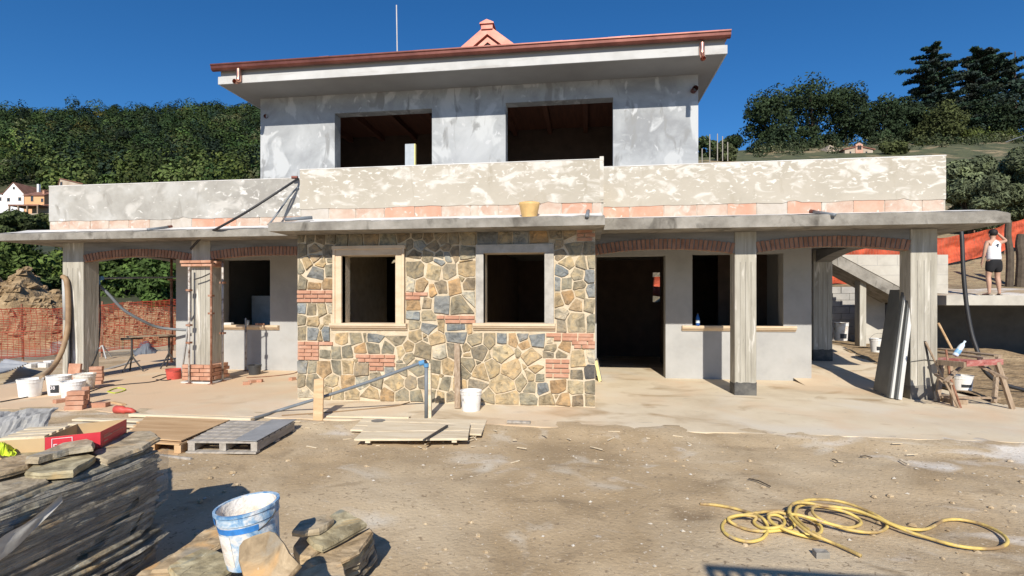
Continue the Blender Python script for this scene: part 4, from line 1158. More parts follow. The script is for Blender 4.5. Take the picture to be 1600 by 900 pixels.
# ================================================================== STAIRS, TERRACE AND NETS ON THE RIGHT
def yy(x, y, Y): p = PY(x, y, Y); return (p.x, p.z)
st = thing('staircase', 'pale blockwork outdoor staircase with a sloping soffit behind the right porch', 'staircase', (8.5, 16.3, .45))
ck = [yy(1262, 398, 15.75), yy(1262, 370, 15.75), yy(1300, 392, 15.75), yy(1407, 449, 15.75), yy(1426, 459, 15.75), yy(1481, 459, 15.75), yy(1481, 398, 15.75)]
top = [yy(1262, 398, 15.75)]
A_, B_, C_, D_, E_ = yy(1286, 385, 15.75), yy(1300, 392, 15.75), yy(1420, 456, 15.75), yy(1481, 459, 15.75), yy(1481, 398, 15.75)
F_ = yy(1312, 398, 15.75)
MB().prism([(x, 0, z) for x, z in (B_, C_, D_, E_, F_)], (0, 15.74, 0), (0, 15.9, 0)).build('cheek_wall', 'stair_block', st)
# courses of blocks in the cheek wall
jm = MB()
for k in (1, 2, 3):
    z = E_[1]-.27*k
    xs = B_[0]+(C_[0]-B_[0])*max(0, (B_[1]-z))/(B_[1]-C_[1])+.05
    jm.box(xs, E_[0], 15.737, 15.75, z-.004, z+.004)
for k in range(6):
    x = E_[0]-.5*k-.25; jm.box(x-.004, x+.004, 15.737, 15.75, E_[1]-.27+.005, E_[1]-.01)
jm.build('mortar_joint', 'block_wall', st)
dxs, dzs = (C_[0]-B_[0]), (C_[1]-B_[1])
U_ = (B_[0]-1.6*dxs/abs(dzs)*.5, B_[1]+.8)
MB().prism([(U_[0], 0, U_[1]), (C_[0], 0, C_[1]), (C_[0]+.12, 0, C_[1]-.26), (C_[0]-.1, 0, C_[1]-.30), (U_[0], 0, U_[1]-.34)], (0, 15.76, 0), (0, 16.9, 0)).build('flight', 'concrete', st)
for k in range(10):
    f = k/10; x = C_[0]+(B_[0]-C_[0])*f; z = C_[1]+(B_[1]-C_[1])*f
    MB().box(x-.32, x, 15.91, 16.9, z-.02, z+.17).build('step', 'stair_block', st)
p0 = yy(1347, 540, 15.8); p1 = yy(1357, 430, 15.8)
MB().box(p0[0], p1[0], 15.92, 16.2, .3, p1[1]+.05).build('post', 'board_concrete', st)
q = yy(1357, 470, 16.9)
MB().box(q[0]-.1, 8.7, 16.905, 17.1, .2, 2.2).build('back_wall', 'stair_block', st)
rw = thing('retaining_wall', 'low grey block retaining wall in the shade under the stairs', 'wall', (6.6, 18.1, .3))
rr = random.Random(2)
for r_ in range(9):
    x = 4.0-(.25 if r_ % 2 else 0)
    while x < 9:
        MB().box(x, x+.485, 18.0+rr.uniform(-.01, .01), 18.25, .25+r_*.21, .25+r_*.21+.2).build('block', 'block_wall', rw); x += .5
pf = thing('raised_terrace', 'pale concrete slab terrace over a dark opening at the right edge', 'terrace', (12.5, 16.2, 0))
TX0 = yy(1479, 470, 15.7)[0]
MB().box(TX0, 24, 15.7, 16.9, 1.575, 1.845).build('slab', 'stair_block', pf, bevel=.01)
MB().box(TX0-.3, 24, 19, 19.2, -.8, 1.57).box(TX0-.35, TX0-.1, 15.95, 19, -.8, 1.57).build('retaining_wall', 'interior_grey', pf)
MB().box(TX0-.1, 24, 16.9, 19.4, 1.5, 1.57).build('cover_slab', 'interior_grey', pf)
P = []; nu = 60; nv = 20
for i in range(nu):
    for j in range(nv):
        x = TX0-.3+15*i/(nu-1); y = 16.55+3.0*j/(nv-1)
        P.append((x, y, max(1.82+.0*j, pw(y, ZR)+.01)+.03*mnoise.noise((x*1.5, y*1.5, 2))+(-.02 if j == 0 else .03*sst(y, 16.6, 17))))
grid_obj('soil_cover', P, nu, nv, 'soil')
MB().box(TX0-.1, 24, 15.9, 19, -.8, -.6).build('pit_floor', 'soil_clod', pf)

def net(label, pts, zt, zb, m, name='net_fence', rows=30, fill=.5, sag=.08, post=True, seed=1, vfill=.4, colstep=.16, amp=1):
    """pts: points on the ground; strands woven between post tops and the ground"""
    rr = random.Random(seed)
    pts = smoothpath(pts, 8); n0 = len(pts)
    D = [0]
    for p, q in zip(pts, pts[1:]): D.append(D[-1]+(q-p).length)
    n = int(D[-1]/colstep)
    def along(d):
        for i in range(n0-1):
            if d <= D[i+1] or i == n0-2:
                f = (d-D[i])/max(1e-6, D[i+1]-D[i]); return pts[i].lerp(pts[i+1], f), i+f
    t = thing(name, label, 'net fence', pts[n0//2])
    G_ = []
    for i in range(n+1):
        p, f = along(D[-1]*i/n); ff = f/(n0-1)
        top = pw(ff, zt)+sag*mnoise.noise((i*.13, seed, 0)); bot = pw(ff, zb)+sag*mnoise.noise((i*.21, seed, 5))
        col = []
        for j in range(rows+1):
            v = j/rows
            off = amp*(.10*mnoise.noise((i*.12, v*2.2, seed))+.03*mnoise.noise((i*.4, v*6, seed)))
            col.append(Vector((p.x+off*.15, p.y+off, bot+(top-bot)*v+.02*mnoise.noise((i*.3, j*.4, seed)))))
        G_.append(col)
    mb = MB()
    for i in range(n):
        a, b = G_[i], G_[i+1]
        for j in range(rows):
            w = fill if j not in (0, rows-1, rows//2) else min(1, fill*1.6)
            mb.add([a[j], b[j], b[j].lerp(b[j+1], w), a[j].lerp(a[j+1], w)], [(0, 1, 2, 3)])
            if fill < .97:
                mb.add([a[j].lerp(a[j+1], w), a[j].lerp(b[j], vfill).lerp(a[j+1].lerp(b[j+1], vfill), w), a[j+1].lerp(b[j+1], vfill), a[j+1]], [(0, 1, 2, 3)])
    o = mb.build('netting', m, t); o['kind'] = 'stuff'
    if post:
        for i in range(3, n, max(4, int(2.0/colstep))):
            p = G_[i][0]; q = G_[i][-1]
            MB().tube([(p.x, p.y+.12, p.z-.35), (q.x, q.y+.12, q.z+.1)], .028, 6).build('post', 'rust', t)
    return t
net('orange plastic mesh fence along the earth heap behind the left porch', [PS(-140, HORIZ, 15.2).xy.to_3d(), PS(40, HORIZ, 16.4).xy.to_3d(), PS(180, HORIZ, 17.6).xy.to_3d(), PS(330, HORIZ, 19.5).xy.to_3d()],
    [(0, 1.50), (.4, 1.45), (.75, 1.68), (1, 1.85)], [(0, -.1), (.5, -.02), (1, .2)], 'net_dark', rows=30, fill=.40, vfill=.10, colstep=.13)
zz = lambda px, y, s: PS(px, y, s).z
net('bright orange net stretched across the slope behind the stairs and the standing man', [PS(1285, HORIZ, 19.6).xy.to_3d(), PS(1345, HORIZ, 20.2).xy.to_3d(), PS(1470, HORIZ, 21.6).xy.to_3d(), PS(1540, HORIZ, 22.2).xy.to_3d(), PS(1600, HORIZ, 23).xy.to_3d(), PS(1720, HORIZ, 25).xy.to_3d()],
    [(0, zz(1285, 384, 19.6)), (.2, zz(1345, 384, 20.2)), (.4, zz(1470, 371, 21.6)), (.6, zz(1540, 360, 22.2)), (.8, zz(1600, 343, 23)), (1, zz(1720, 335, 25))],
    [(0, zz(1285, 446, 19.6)), (.2, zz(1345, 440, 20.2)), (.4, zz(1470, 413, 21.6)), (.6, zz(1540, 400, 22.2)), (.8, zz(1600, 385, 23)), (1, zz(1720, 380, 25))], 'net_orange', rows=24, fill=.80, vfill=.75, seed=5, sag=.16, amp=2.2)
net('piece of orange net seen through the rear window slit of the house', [PS(985, HORIZ, 18.3).xy.to_3d(), PS(1026, HORIZ, 18.3).xy.to_3d(), PS(1075, HORIZ, 18.3).xy.to_3d()],
    [(0, zz(1026, 433, 18.3)), (1, zz(1026, 432, 18.3))], [(0, zz(1026, 462, 18.3)), (1, zz(1026, 462, 18.3))], 'net_orange', rows=10, fill=.92, vfill=.9, seed=8, post=False)

# wooden posts and old trunks behind the man
for k, (px, yt, yb, w_, lab) in enumerate([(1576, 345, 440, .20, 'gnarled wooden post leaning behind the standing man'), (1593, 367, 430, .26, 'thick dark stump at the right edge behind the man')]):
    a = PS(px, yb, 18.5); b = PS(px+(2 if k else 0), yt, 18.7)
    tag(MB().tube(smoothpath([a-Vector((0, 0, .6)), a.lerp(b, .4)+Vector((.04, 0, 0)), a.lerp(b, .75)-Vector((.03, 0, 0)), b], 4), w_*.6, 9, r2=w_*.45).build('wooden_post', 'bark'), lab, 'post')
# ================================================================== FOREGROUND STONE
def slab(name, poly3, thick, m, parent=None, seed=0, color=None, layered=True, down=None, rough=1.0):
    """flagstone: outline of 3-D points (roughly planar, top face), thickness along the normal, broken layered edge"""
    rr = random.Random(seed*31+7)
    P_ = [Vector(p) for p in poly3]
    nrm = Vector((0, 0, 0)); n = len(P_)
    for i in range(n): nrm += P_[i].cross(P_[(i+1) % n])
    nrm.normalize()
    if down is not None:
        if nrm.dot(Vector(down)) > 0: nrm = -nrm; P_ = P_[::-1]
    elif nrm.z < 0: nrm = -nrm; P_ = P_[::-1]
    out = []
    for i in range(n):
        a, b = P_[i], P_[(i+1) % n]; L = (b-a).length; k = max(1, int(L/.07))
        for j in range(k):
            t = (j+(rr.uniform(-.25, .25) if j else .08))/k
            q = a.lerp(b, t)
            if j: q += (b-a).cross(nrm).normalized()*rr.uniform(-.008, .008)
            out.append(q)
    c = sum(out, Vector())/len(out); N = len(out)
    lv = [(0.955, -.004), (1.0, .010), (1.0+rr.uniform(-.02, .03), thick*.45), (1.0+rr.uniform(-.04, .02), thick*.55), (1.0+rr.uniform(-.03, .03), thick*.97), (.9, thick)]
    lv = [(1+(a_-1)*rough, b_) for a_, b_ in lv]; vs = []
    for s_, d in lv:
        for q in out: vs.append(c+(q-c)*(s_+rr.uniform(-.006, .006)*rough)-nrm*(d+rr.uniform(-.0025, .0025)))
    fs = []
    for l in range(len(lv)-1):
        for i in range(N): fs.append((l*N+i, (l+1)*N+i, (l+1)*N+(i+1) % N, l*N+(i+1) % N))
    vs.append(c-nrm*rr.uniform(-.006, .004)); top = len(vs)-1
    for i in range(N): fs.append((i, (i+1) % N, top))
    fs.append(tuple((len(lv)-1)*N+i for i in range(N-1, -1, -1)))
    # a few flakes standing up on the face
    return MB().add(vs, fs).build(name, m, parent, color=color)
GRY = (1.0, .96, .88); TAN = (1.14, 1.0, .82); DRK = (.72, .70, .66); OLV = (.95, .95, .80)
stack = thing('slate_stack', 'tall stack of thin slate sheets wrapped in torn grey plastic film at the lower left', 'stone stack', (-3.4, 2.4, -.05))
rr = random.Random(11)
z = -.04
MB().box(-4.05, -2.95, 1.35, 3.3, -.06, .0).build('pallet_board', 'wood_grey', stack)
z = .0
while z < .70:
    th = rr.uniform(.011, .024)
    x1 = -2.90+rr.uniform(-.022, .020); y1 = 3.33+rr.uniform(-.03, .02)
    if z < .22: x1 += rr.uniform(-.02, .06); y1 += rr.uniform(-.05, .02)
    sl = rr.uniform(-.006, .006)
    slab('slate', [(-4.02+rr.uniform(-.05, .05), 1.3, z+th), (x1+.03, 1.3, z+th), (x1, 2.0+rr.uniform(-.3, .3), z+th+sl*.4), (x1+rr.uniform(-.02, .02), y1-.25, z+th), (x1-rr.uniform(.02, .12), y1, z+th), (-4.0, y1+rr.uniform(-.05, .05), z+th)],
         th-.002, 'slate', stack, seed=int(z*1000), rough=.3, color=rr.choice([(1.15, 1.25, 1.38), (.95, 1.0, 1.06), (.68, .72, .76), (.9, .96, .98), (1.05, 1.12, 1.2)]))
    z += th+.001
ZT = z
# torn stretch film clinging to the side and far edge of the stack
nu, nv = 90, 26; vs = []; fs = []
for i in range(nu):
    t = i/(nu-1); y = 1.35+1.98*t
    for j in range(nv):
        v = j/(nv-1)
        zlow = .05+.30*sst(t, .80, 1.0)+.1*mnoise.noise((t*5, 1, 2))*(.3+t)
        zz_ = zlow+(ZT-.005-zlow)*v
        fold = .007*mnoise.noise((t*1.6, zz_*16-t*1.2, 4))+.005*mnoise.noise((t*3, zz_*44-t*2, 8))
        vs.append((-2.862+fold-.02*sst(t, .9, 1), y, zz_))
for i in range(nu-1):
    for j in range(nv-1):
        if mnoise.noise((i*.10, j*.26-i*.05, 13)) > .42: continue
        fs.append((i*nv+j, (i+1)*nv+j, (i+1)*nv+j+1, i*nv+j+1))
MB().add(vs, fs).build('plastic_film', 'film', stack, smooth=True)
vs = []; fs = []
for i in range(30):                                 # pale ragged tongue of film
    t = i/29
    for j in range(7):
        v = j/6; w = (.05+.07*math.sin(PI*min(1, t*1.1)))*(1+.5*mnoise.noise((t*7, j*.4, 0)))
        vs.append((-2.842+.012*mnoise.noise((t*6, v*3, 1)), 1.62+.92*t, .30+.36*t+(v-.5)*w-.12*t*(1-t)))
for i in range(29):
    for j in range(6): fs.append((i*7+j, (i+1)*7+j, (i+1)*7+j+1, i*7+j+1))
MB().add(vs, fs).build('torn_film', 'plastic_sheet', stack, smooth=True)

def flag(label, px, z0, th, color, seed, slope=(0, 0), c=None):
    pts = []
    ctr = PZ(sum(p[0] for p in px)/len(px), sum(p[1] for p in px)/len(px), z0)
    nrm = Vector((-slope[0], -slope[1], 1))
    for x, y in px:
        d = ray(x, y); t = (ctr-CAMP).dot(nrm)/d.dot(nrm); pts.append(CAMP+d*t)
    o = slab('flagstone', pts, th*.68, 'slate', None, seed, tuple(c_*1.12 for c_ in color))
    return tag(o, label, 'flagstone', 'loose flagstones in the foreground')
flag('large flat flagstone at the right corner on top of the wrapped slate stack', [(143, 708), (174, 688), (202, 674), (238, 673), (251, 683), (222, 700), (166, 722)], ZT+.045, .042, GRY, 1, (.0, .03))
flag('long thin flagstone lying in front of the red box', [(38, 715), (66, 706), (100, 692), (140, 686), (148, 690), (144, 697), (104, 703), (58, 717)], ZT+.11, .05, GRY, 2, (.02, .03))
flag('thick flagstone in the middle of the stack top with a pale front edge', [(36, 738), (58, 722), (112, 714), (140, 709), (151, 714), (122, 730), (114, 737), (60, 741)], ZT+.055, .055, OLV, 3)
flag('flagstone at the left edge under the yellow green cloth', [(-30, 736), (6, 716), (40, 710), (60, 720), (42, 728), (-10, 742)], ZT+.06, .05, TAN, 4)
flag('lowest flat flagstone on the left edge of the slate stack', [(-60, 775), (-10, 756), (40, 744), (72, 743), (76, 751), (22, 772), (-30, 790)], ZT+.025, .04, GRY, 5)
flag('pale flagstone between the red box and the grey plastic sheet', [(20, 712), (52, 697), (82, 690), (110, 692), (80, 706), (40, 716)], ZT+.04, .035, OLV, 6)
# heap in the bottom middle
for k, (z, px, col) in enumerate([
    (.02, [(470, 905), (520, 872), (584, 842), (590, 868), (560, 905), (500, 930)], DRK), (.06, [(474, 900), (516, 868), (580, 838), (585, 858), (562, 892), (490, 920)], GRY),
    (.10, [(478, 895), (520, 866), (582, 835), (584, 850), (560, 884), (500, 912)], DRK), (.14, [(474, 890), (515, 864), (583, 832), (586, 844), (562, 876), (490, 905)], GRY),
    (.18, [(478, 886), (518, 862), (582, 829), (583, 840), (560, 870), (495, 898)], OLV)]):
    flag(['lowest thin flagstone of the layered right side of the heap', 'second thin flagstone from the ground in the right heap', 'third thin flagstone from the ground in the right heap', 'fourth thin flagstone from the ground in the right heap', 'fifth thin flagstone from the ground, just under the tilted one'][k], px, z, .036, col, 20+k)
flag('flat flagstone tilted right, directly under the pale greenish top stone', [(474, 878), (516, 857), (580, 824), (583, 832), (561, 862), (513, 887), (484, 886)], .235, .04, TAN, 26, (-.05, .02))
flag('pale greenish flagstone on top of the heap right of the blue bucket', [(478, 839), (512, 808), (534, 794), (575, 819), (540, 838), (502, 857), (489, 851)], .30, .045, OLV, 27, (-.06, .05))
flag('small two layered flagstone nearest behind the blue bucket on its right', [(455, 829), (470, 814), (511, 804), (523, 812), (498, 828), (467, 832)], .345, .05, GRY, 28)
flag('brown flagstone at the bottom edge between the upright slab and the right heap', [(440, 925), (470, 893), (502, 880), (536, 877), (545, 910), (500, 940)], .25, .05, TAN, 29)
flag('chunky flagstone under the pale greenish top stone of the heap', [(458, 852), (470, 838), (492, 836), (505, 856), (484, 872), (466, 868)], .24, .08, TAN, 30)
for k, (z, px, col) in enumerate([(.03, [(190, 915), (260, 870), (330, 838), (360, 850), (350, 900), (280, 940)], DRK), (.09, [(200, 910), (262, 868), (340, 832), (365, 850), (352, 900), (290, 935)], GRY), (.15, [(198, 908), (258, 872), (335, 836), (372, 852), (356, 905), (285, 930)], DRK)]):
    flag(['lowest flagstone of the heap left of the blue bucket', 'middle flagstone in the layers left of the blue bucket', 'upper flagstone of the layers left of the blue bucket, under the loose ones'][k], px, z, .05, col, 32+k)
flag('long tan flagstone running up to the blue bucket from the left', [(232, 893), (262, 872), (300, 846), (322, 826), (342, 828), (350, 846), (312, 866), (262, 893)], .26, .05, TAN, 35, (.02, .08))
flag('olive flagstone with a rusty corner in front and left of the blue bucket', [(262, 884), (290, 868), (318, 856), (342, 862), (368, 874), (361, 889), (338, 903), (275, 903)], .315, .05, OLV, 36, (-.02, .06))
flag('tan flagstone at the lower left end of the heap by the slate stack', [(190, 915), (222, 892), (252, 876), (272, 888), (258, 912), (220, 935)], .20, .05, TAN, 37)
# slab leaning upright against the bucket
pp = [(373, 852, 2.50), (380, 844, 2.515), (396, 836, 2.53), (424, 828, 2.555), (431, 832, 2.55), (471, 884, 2.44), (449, 906, 2.40), (400, 915, 2.38), (378, 903, 2.40), (371, 872, 2.46)]
tag(slab('flagstone', [PS(x, y, s_) for x, y, s_ in pp], .03, 'slate', None, 40, TAN, down=(0, 1, -.2)), 'upright tan flagstone leaning against the front of the blue bucket', 'flagstone', 'loose flagstones in the foreground')

# ================================================================== BUCKETS
def bucket(label, c, r, h, m, rim=True, fill=None, fillm='bucket_lime', handle=None, tilt=None, group=None, inner=None, zb=None, band=None, taper=.84):
    c = Vector(c); t = thing('bucket', label, 'bucket', c, group)
    M = Matrix.Identity(3) if tilt is None else tilt
    rb = r*taper
    prof = [(0, 0), (rb, 0), (rb, .004)]
    for k in range(1, 7):
        f = k/6; prof.append((rb+(r-rb)*f, h*f))
    body = list(prof)+[(r-.006, h), (rb-.004, .02), (0, .02)] if fill is None else list(prof)+[(r-.006, h), (r-.008-(r-rb)*(1-fill), h*fill-.004)]
    MB().lathe(body, c, 24, M).build('body', m, t, smooth=True)
    if rim:
        zz0 = h*.80
        rr_ = lambda z: rb+(r-rb)*z/h
        MB().lathe([(rr_(zz0), zz0), (rr_(zz0)+.006, zz0+.002), (rr_(zz0)+.006, zz0+.008), (rr_(h)+.001, zz0+.012), (rr_(h)+.001, h-.012), (r+.008, h-.012), (r+.008, h+.002), (r-.006, h+.002), (r-.008, h-.02)], c, 24, M).build('rim', m, t, smooth=False)
    if fill is not None:
        q = rb+(r-rb)*fill-.006; rr2 = random.Random(int(r*1e4)); vs = []; n = 22
        mb = MB(); pr = [(q, h*fill+.01), (q*.8, h*fill-.02), (q*.5, h*fill-.035), (q*.2, h*fill-.04), (0.001, h*fill-.04)]
        mb.lathe(pr, c, n, M); mb.v = [tuple(Vector(v)+Vector((0, 0, rr2.uniform(-.006, .006)))) for v in mb.v]
        mb.build('contents', fillm, t, smooth=True)
    if handle:
        pts = []
        for k in range(13):
            a = PI*k/12
            d = Vector((math.cos(a)*(r+.008), -math.sin(a)*(r*1.0)*handle[0], h*.86+math.sin(a)*r*handle[1]))
            pts.append(c+M @ d)
        MB().tube(pts, .0035, 6).build('handle', 'dark_iron', t)
    return t
def put(px, py, z=0.0): return PZ(px, py, z)
def text(body, size, loc, rot, m, parent, name='lettering', ext=.0008):
    cu = bpy.data.curves.new(name, 'FONT'); cu.body = body; cu.size = size; cu.extrude = ext; cu.align_x = 'CENTER'; cu.align_y = 'CENTER'
    cu.materials.append(MATS[m])
    tmp = bpy.data.objects.new(name, cu); COL.objects.link(tmp)
    dg = bpy.context.evaluated_depsgraph_get(); me = bpy.data.meshes.new_from_object(tmp.evaluated_get(dg))
    bpy.data.objects.remove(tmp)
    me.name = name; o = bpy.data.objects.new(name, me); link(o, loc, parent); o.rotation_euler = rot
    return o
# blue plaster bucket in the heap
bc = PS(397, 874, 2.86)
tl = Matrix.Rotation(math.radians(-6), 3, 'Y') @ Matrix.Rotation(math.radians(3), 3, 'X')
bb = bucket('blue and white paint bucket caked with plaster, standing in the flagstone heap', bc, .156, .305, 'bucket_blue', fill=None, handle=(.8, -.55), tilt=tl)
prof = [(.139, .035), (.1425, .075), (.146, .11), (.149, .145)]
MB().lathe([(.147, .302), (.142, .24), (.138, .18), (.134, .11), (.0, .10)], bc, 24, tl).build('contents', 'bucket_lime', bb, smooth=True)
def wrap(r, z0, z1, a0, a1, c, M, n=14, rb=.131, rt=.156, h=.305, e=.0016):
    vs = []
    for k in range(n+1):
        a = a0+(a1-a0)*k/n
        for z_ in (z0, z1):
            q = rb+(rt-rb)*z_/h+e; vs.append(Vector(c)+M @ Vector((q*math.cos(a), q*math.sin(a), z_)))
    return MB().add(vs, [(2*k, 2*k+2, 2*k+3, 2*k+1) for k in range(n)])
wrap(0, .205, .235, math.radians(-150), math.radians(-38), bc, tl).build('blue_band', 'print_blue', bb)
wrap(0, .03, .195, math.radians(-140), math.radians(-95), bc, tl).build('label', 'bucket_lime', bb)
wrap(0, .254, .29, math.radians(-143), math.radians(-125), bc, tl, e=.0085).build('rim_clip', 'print_blue', bb)
# white bucket against the stone bay
q = put(736, 641)
wb = bucket('clean white bucket standing in front of the stone wall next to the leaning plank', q, .165, .315, 'bucket_white', fill=None)
text('0', .075, q+Vector((-.105, -.112, .185)), (PI/2, 0, -.75), 'print_dark', wb)
G = 'white buckets by the left column'
def mark(c, r, h, a0, a1, z0, z1, t, txt=None):
    rb = r*.84; wrap(0, z0, z1, math.radians(a0), math.radians(a1), c, Matrix.Identity(3), rb=rb, rt=r, h=h, e=.003).build('label', 'print_dark', t)
    if txt:
        am = math.radians((a0+a1)/2-8); rq = rb+(r-rb)*((z0+z1)/2)/h+.006
        text(txt, (z1-z0)*.62, Vector(c)+Vector((rq*math.cos(am), rq*math.sin(am), (z0+z1)/2+.02)), (PI/2, 0, am+PI/2), 'print_white', t)
c = put(47, 619); bucket('white bucket farthest left with a brown tube end leaning on it', c, .185, .31, 'bucket_white', group=G)
c = put(92, 616); t = bucket('white bucket with a black and white printed mark on its side', c, .185, .345, 'bucket_white', group=G); mark(c, .185, .345, -88, -42, .05, .19, t, '38')
c = put(114, 624); bucket('white bucket nearest the camera, partly behind the stacked bricks', c, .18, .32, 'bucket_white', group=G)
c = put(132, 608); bucket('white bucket at the right of its group, next to the left column', c, .18, .30, 'bucket_dirty', group=G)
c = put(88, 556, -.15)
bucket('torn white bucket lying tipped over by the orange fence', c+Vector((0, 0, .16)), .20, .34, 'bucket_white', rim=False, tilt=Matrix.Rotation(1.0, 3, 'Y') @ Matrix.Rotation(.5, 3, 'X'))
c = put(272, 592); bucket('small red bucket beside the brick cased column', c, .16, .22, 'bucket_red', handle=(.9, -.2))
c = put(398, 585); bucket('small black bucket against the wall under the left window', c, .145, .22, 'bucket_black', handle=(.5, .3))
c = put(1314, 531, ramp(16)-.0); c = PS(1314, 532, 13.6)
t = bucket('tall dirty white bucket standing under the stairs, mud stained at the top', c, .17, .46, 'bucket_dirty'); mark(c, .17, .46, -120, -60, .06, .18, t)
c = PS(1373, 550, 12.6); t = bucket('white bucket with a wire handle half hidden behind the leaning metal sheets', c, .19, .32, 'bucket_white', handle=(.1, .9)); mark(c, .19, .32, -130, -70, .05, .14, t)
c = put(1503, 612); t = bucket('white bucket with dark lettering under the red trestle table', c, .17, .31, 'bucket_white'); mark(c, .17, .31, -125, -60, .10, .155, t)
p = PY(827, 331.5, 8.32); bucket('yellow bucket standing on the middle ledge against the hollow blocks', (p.x, 8.34, 3.03), .168, .235, 'bucket_yellow', rim=False, taper=.70, handle=(.2, .35))

# ================================================================== YELLOW HOSE
zh = -.025
def hz(x, y, k=0): return PZ(1060+x/2.963, 740+y/2.963, zh+k)
hp = [(100,140,0),(150,143,0),(200,149,0),(255,160,0),(300,172,0),(350,188,.02),(390,207,.03),(412,240,.0),(410,275,0),(385,302,0),(330,315,0),(270,304,0),(222,280,0),(203,250,0),(214,222,0),(250,203,.02),(310,190,.02),(370,180,.03),(440,172,.03),(500,176,.03),
      (560,192,.02),(620,215,.0),(660,245,0),(655,275,0),(610,283,0),(545,272,0),(480,252,0),(430,222,.02),(415,192,.03),(450,178,.05),(500,190,.04),(535,225,.01),(525,250,0),(470,262,0),(400,268,0),(330,260,0),(280,245,0),(240,222,.02),(235,205,.03),(290,192,.04),(360,200,.03),(350,225,.0),(380,248,0),(440,252,.02),(485,238,.03),(488,212,.02),(455,192,.05),(420,196,.05),(430,225,.03),(500,262,.02),(580,288,0),(640,298,0),(655,290,.03),(610,262,.04),(555,215,.04),(540,180,.05),(560,150,.04),(620,140,.04),(700,148,.03),(790,166,.02),(870,188,0),(940,212,0),(968,240,0),(940,266,0),(880,272,0),(800,262,0),(720,240,0),(650,208,.02),(620,175,.04),(635,152,.05),(700,160,.04),(780,180,.03),(840,215,0),(835,240,0),(780,250,0),(700,232,.02),(610,205,.05),(550,190,.06),
      (515,185,.07),(520,150,.07),(580,125,.05),(670,120,.04),(760,132,.03),(850,162,.02),(920,195,.02),(980,230,0),(1060,255,0),(1140,258,0),(1190,238,0),(1230,217,0),(1300,213,0),(1390,230,0),(1470,262,0),(1515,295,0),(1520,325,0),(1470,345,0),(1380,346,0),(1280,332,0),(1170,302,0),(1070,270,.01),(980,232,.03),(900,198,.04),(800,165,.05),(680,150,.06),(590,135,.07),(530,140,.08),(515,180,.07),(545,225,.06),(610,275,.05),(700,315,.0),(770,345,0),(845,380,0)]
pts = smoothpath([hz(*q) for q in hp], 5)
tag(MB().tube(pts, .0125, 8).build('garden_hose', 'hose_yellow', smooth=True), 'dirty yellow hose lying in loose coils on the soil at the lower right', 'hose')

# ================================================================== PALLETS AND BOARDS
def quad_pts(px, z): return [PZ(x, y, z) for x, y in px]
def pallet(label, px, ztop, m, nb=7, group=None):
    A, B, C, D = quad_pts(px, ztop)                 # front left, front right, back right, back left
    t = thing('pallet', label, 'pallet', (A+C)/2-Vector((0, 0, ztop+.05)), group)
    ax = (B-A); ay = ((D-A)+(C-B))/2; zu = Vector((0, 0, 1))
    xw = ax.length; yl = ay.length; ax.normalize(); ay.normalize()
    for k in range(nb):
        f = (k+.5)/nb; p = A.lerp(D, f)+Vector((0, 0, -.011)); q = B.lerp(C, f)+Vector((0, 0, -.011))
        MB().bar(p, q, yl/nb*.74, .02).build('deck_board', m, t)
    for f in (.05, .5, .95):
        p = A.lerp(B, f)+Vector((0, 0, -.066)); q = D.lerp(C, f)+Vector((0, 0, -.066))
        MB().bar(p+ay*.02, q-ay*.02, .075, .088).build('stringer', m, t)
    for f in (.03, .5, .97):
        p = A.lerp(D, f)+Vector((0, 0, -.122)); q = B.lerp(C, f)+Vector((0, 0, -.122))
        MB().bar(p, q, .1, .02).build('base_board', m, t)
    return t
G = 'pallets lying in front of the patio'
pallet('grey weathered pallet half covered by a metal sheet', [(292, 690), (401, 691), (462, 658), (357, 656)], .09, 'wood_grey', 7, G)
A, B, C, D = quad_pts([(366, 688), (401, 690), (463, 656), (425, 656)], .098)
tag(MB().prism([A, B, C, D], (0, 0, 0), (0, 0, .008)).build('metal_sheet', 'sheet_grey'), 'flat grey metal sheet lying on the right half of the grey pallet', 'metal sheet')
pallet('brown pallet under a plywood board', [(190, 688), (281, 694), (352, 660), (222, 655)], .075, 'wood_ply', 6, G)
A, B, C, D = quad_pts([(196, 683), (283, 690), (359, 657), (228, 652)], .09)
tag(MB().prism([A, B, C, D], (0, 0, 0), (0, 0, .012)).build('plywood_board', 'wood_ply'), 'orange brown plywood board lying on the brown pallet', 'board')
def plank(label, a, b, w, h, m, name='plank', group=None, up=(0, 0, 1)):
    return tag(MB().bar(a, b, w, h, up).build(name, m, bevel=.003), label, 'plank', group)
for k, (x0, y0, x1, y1, lab) in enumerate([(118, 655, 235, 658, 'pale plank farthest back behind the red box'), (112, 662, 232, 666, 'pale plank in the middle behind the red box'), (120, 671, 232, 676, 'pale plank nearest the red box')]):
    plank(lab, PZ(x0, y0, .03), PZ(x1, y1, .03), .12, .025, 'wood_pale', group='pale planks behind the red box')
plank('long grey plank lying on the patio edge left of the pallets', PZ(205, 648, .02), PZ(395, 655, .02), .10, .04, 'wood_pale')
def panel(label, px, z, th, m, boards, name='formwork_panel'):
    P_ = quad_pts(px, z); A, B, C, D = P_
    t = thing(name, label, 'panel', (A+C)/2-Vector((0, 0, z+.05)))
    for k in range(boards):
        f0 = k/boards+.006; f1 = (k+1)/boards-.006
        MB().prism([A.lerp(D, f0), B.lerp(C, f0), B.lerp(C, f1), A.lerp(D, f1)], (0, 0, -th), (0, 0, R.uniform(-.003, .003))).build('board', m, t, bevel=.003)
    for f in (.12, .88):
        MB().bar(A.lerp(B, f)-Vector((0, 0, th+.012)), D.lerp(C, f)-Vector((0, 0, th+.012)), .06, .022).build('batten', m, t)
    return t
t = panel('longer pale formwork panel with a dark round stain, lying under the other panel', [(547, 671), (752, 678), (761, 656), (569, 652)], .012, .027, 'wood_pale', 3)
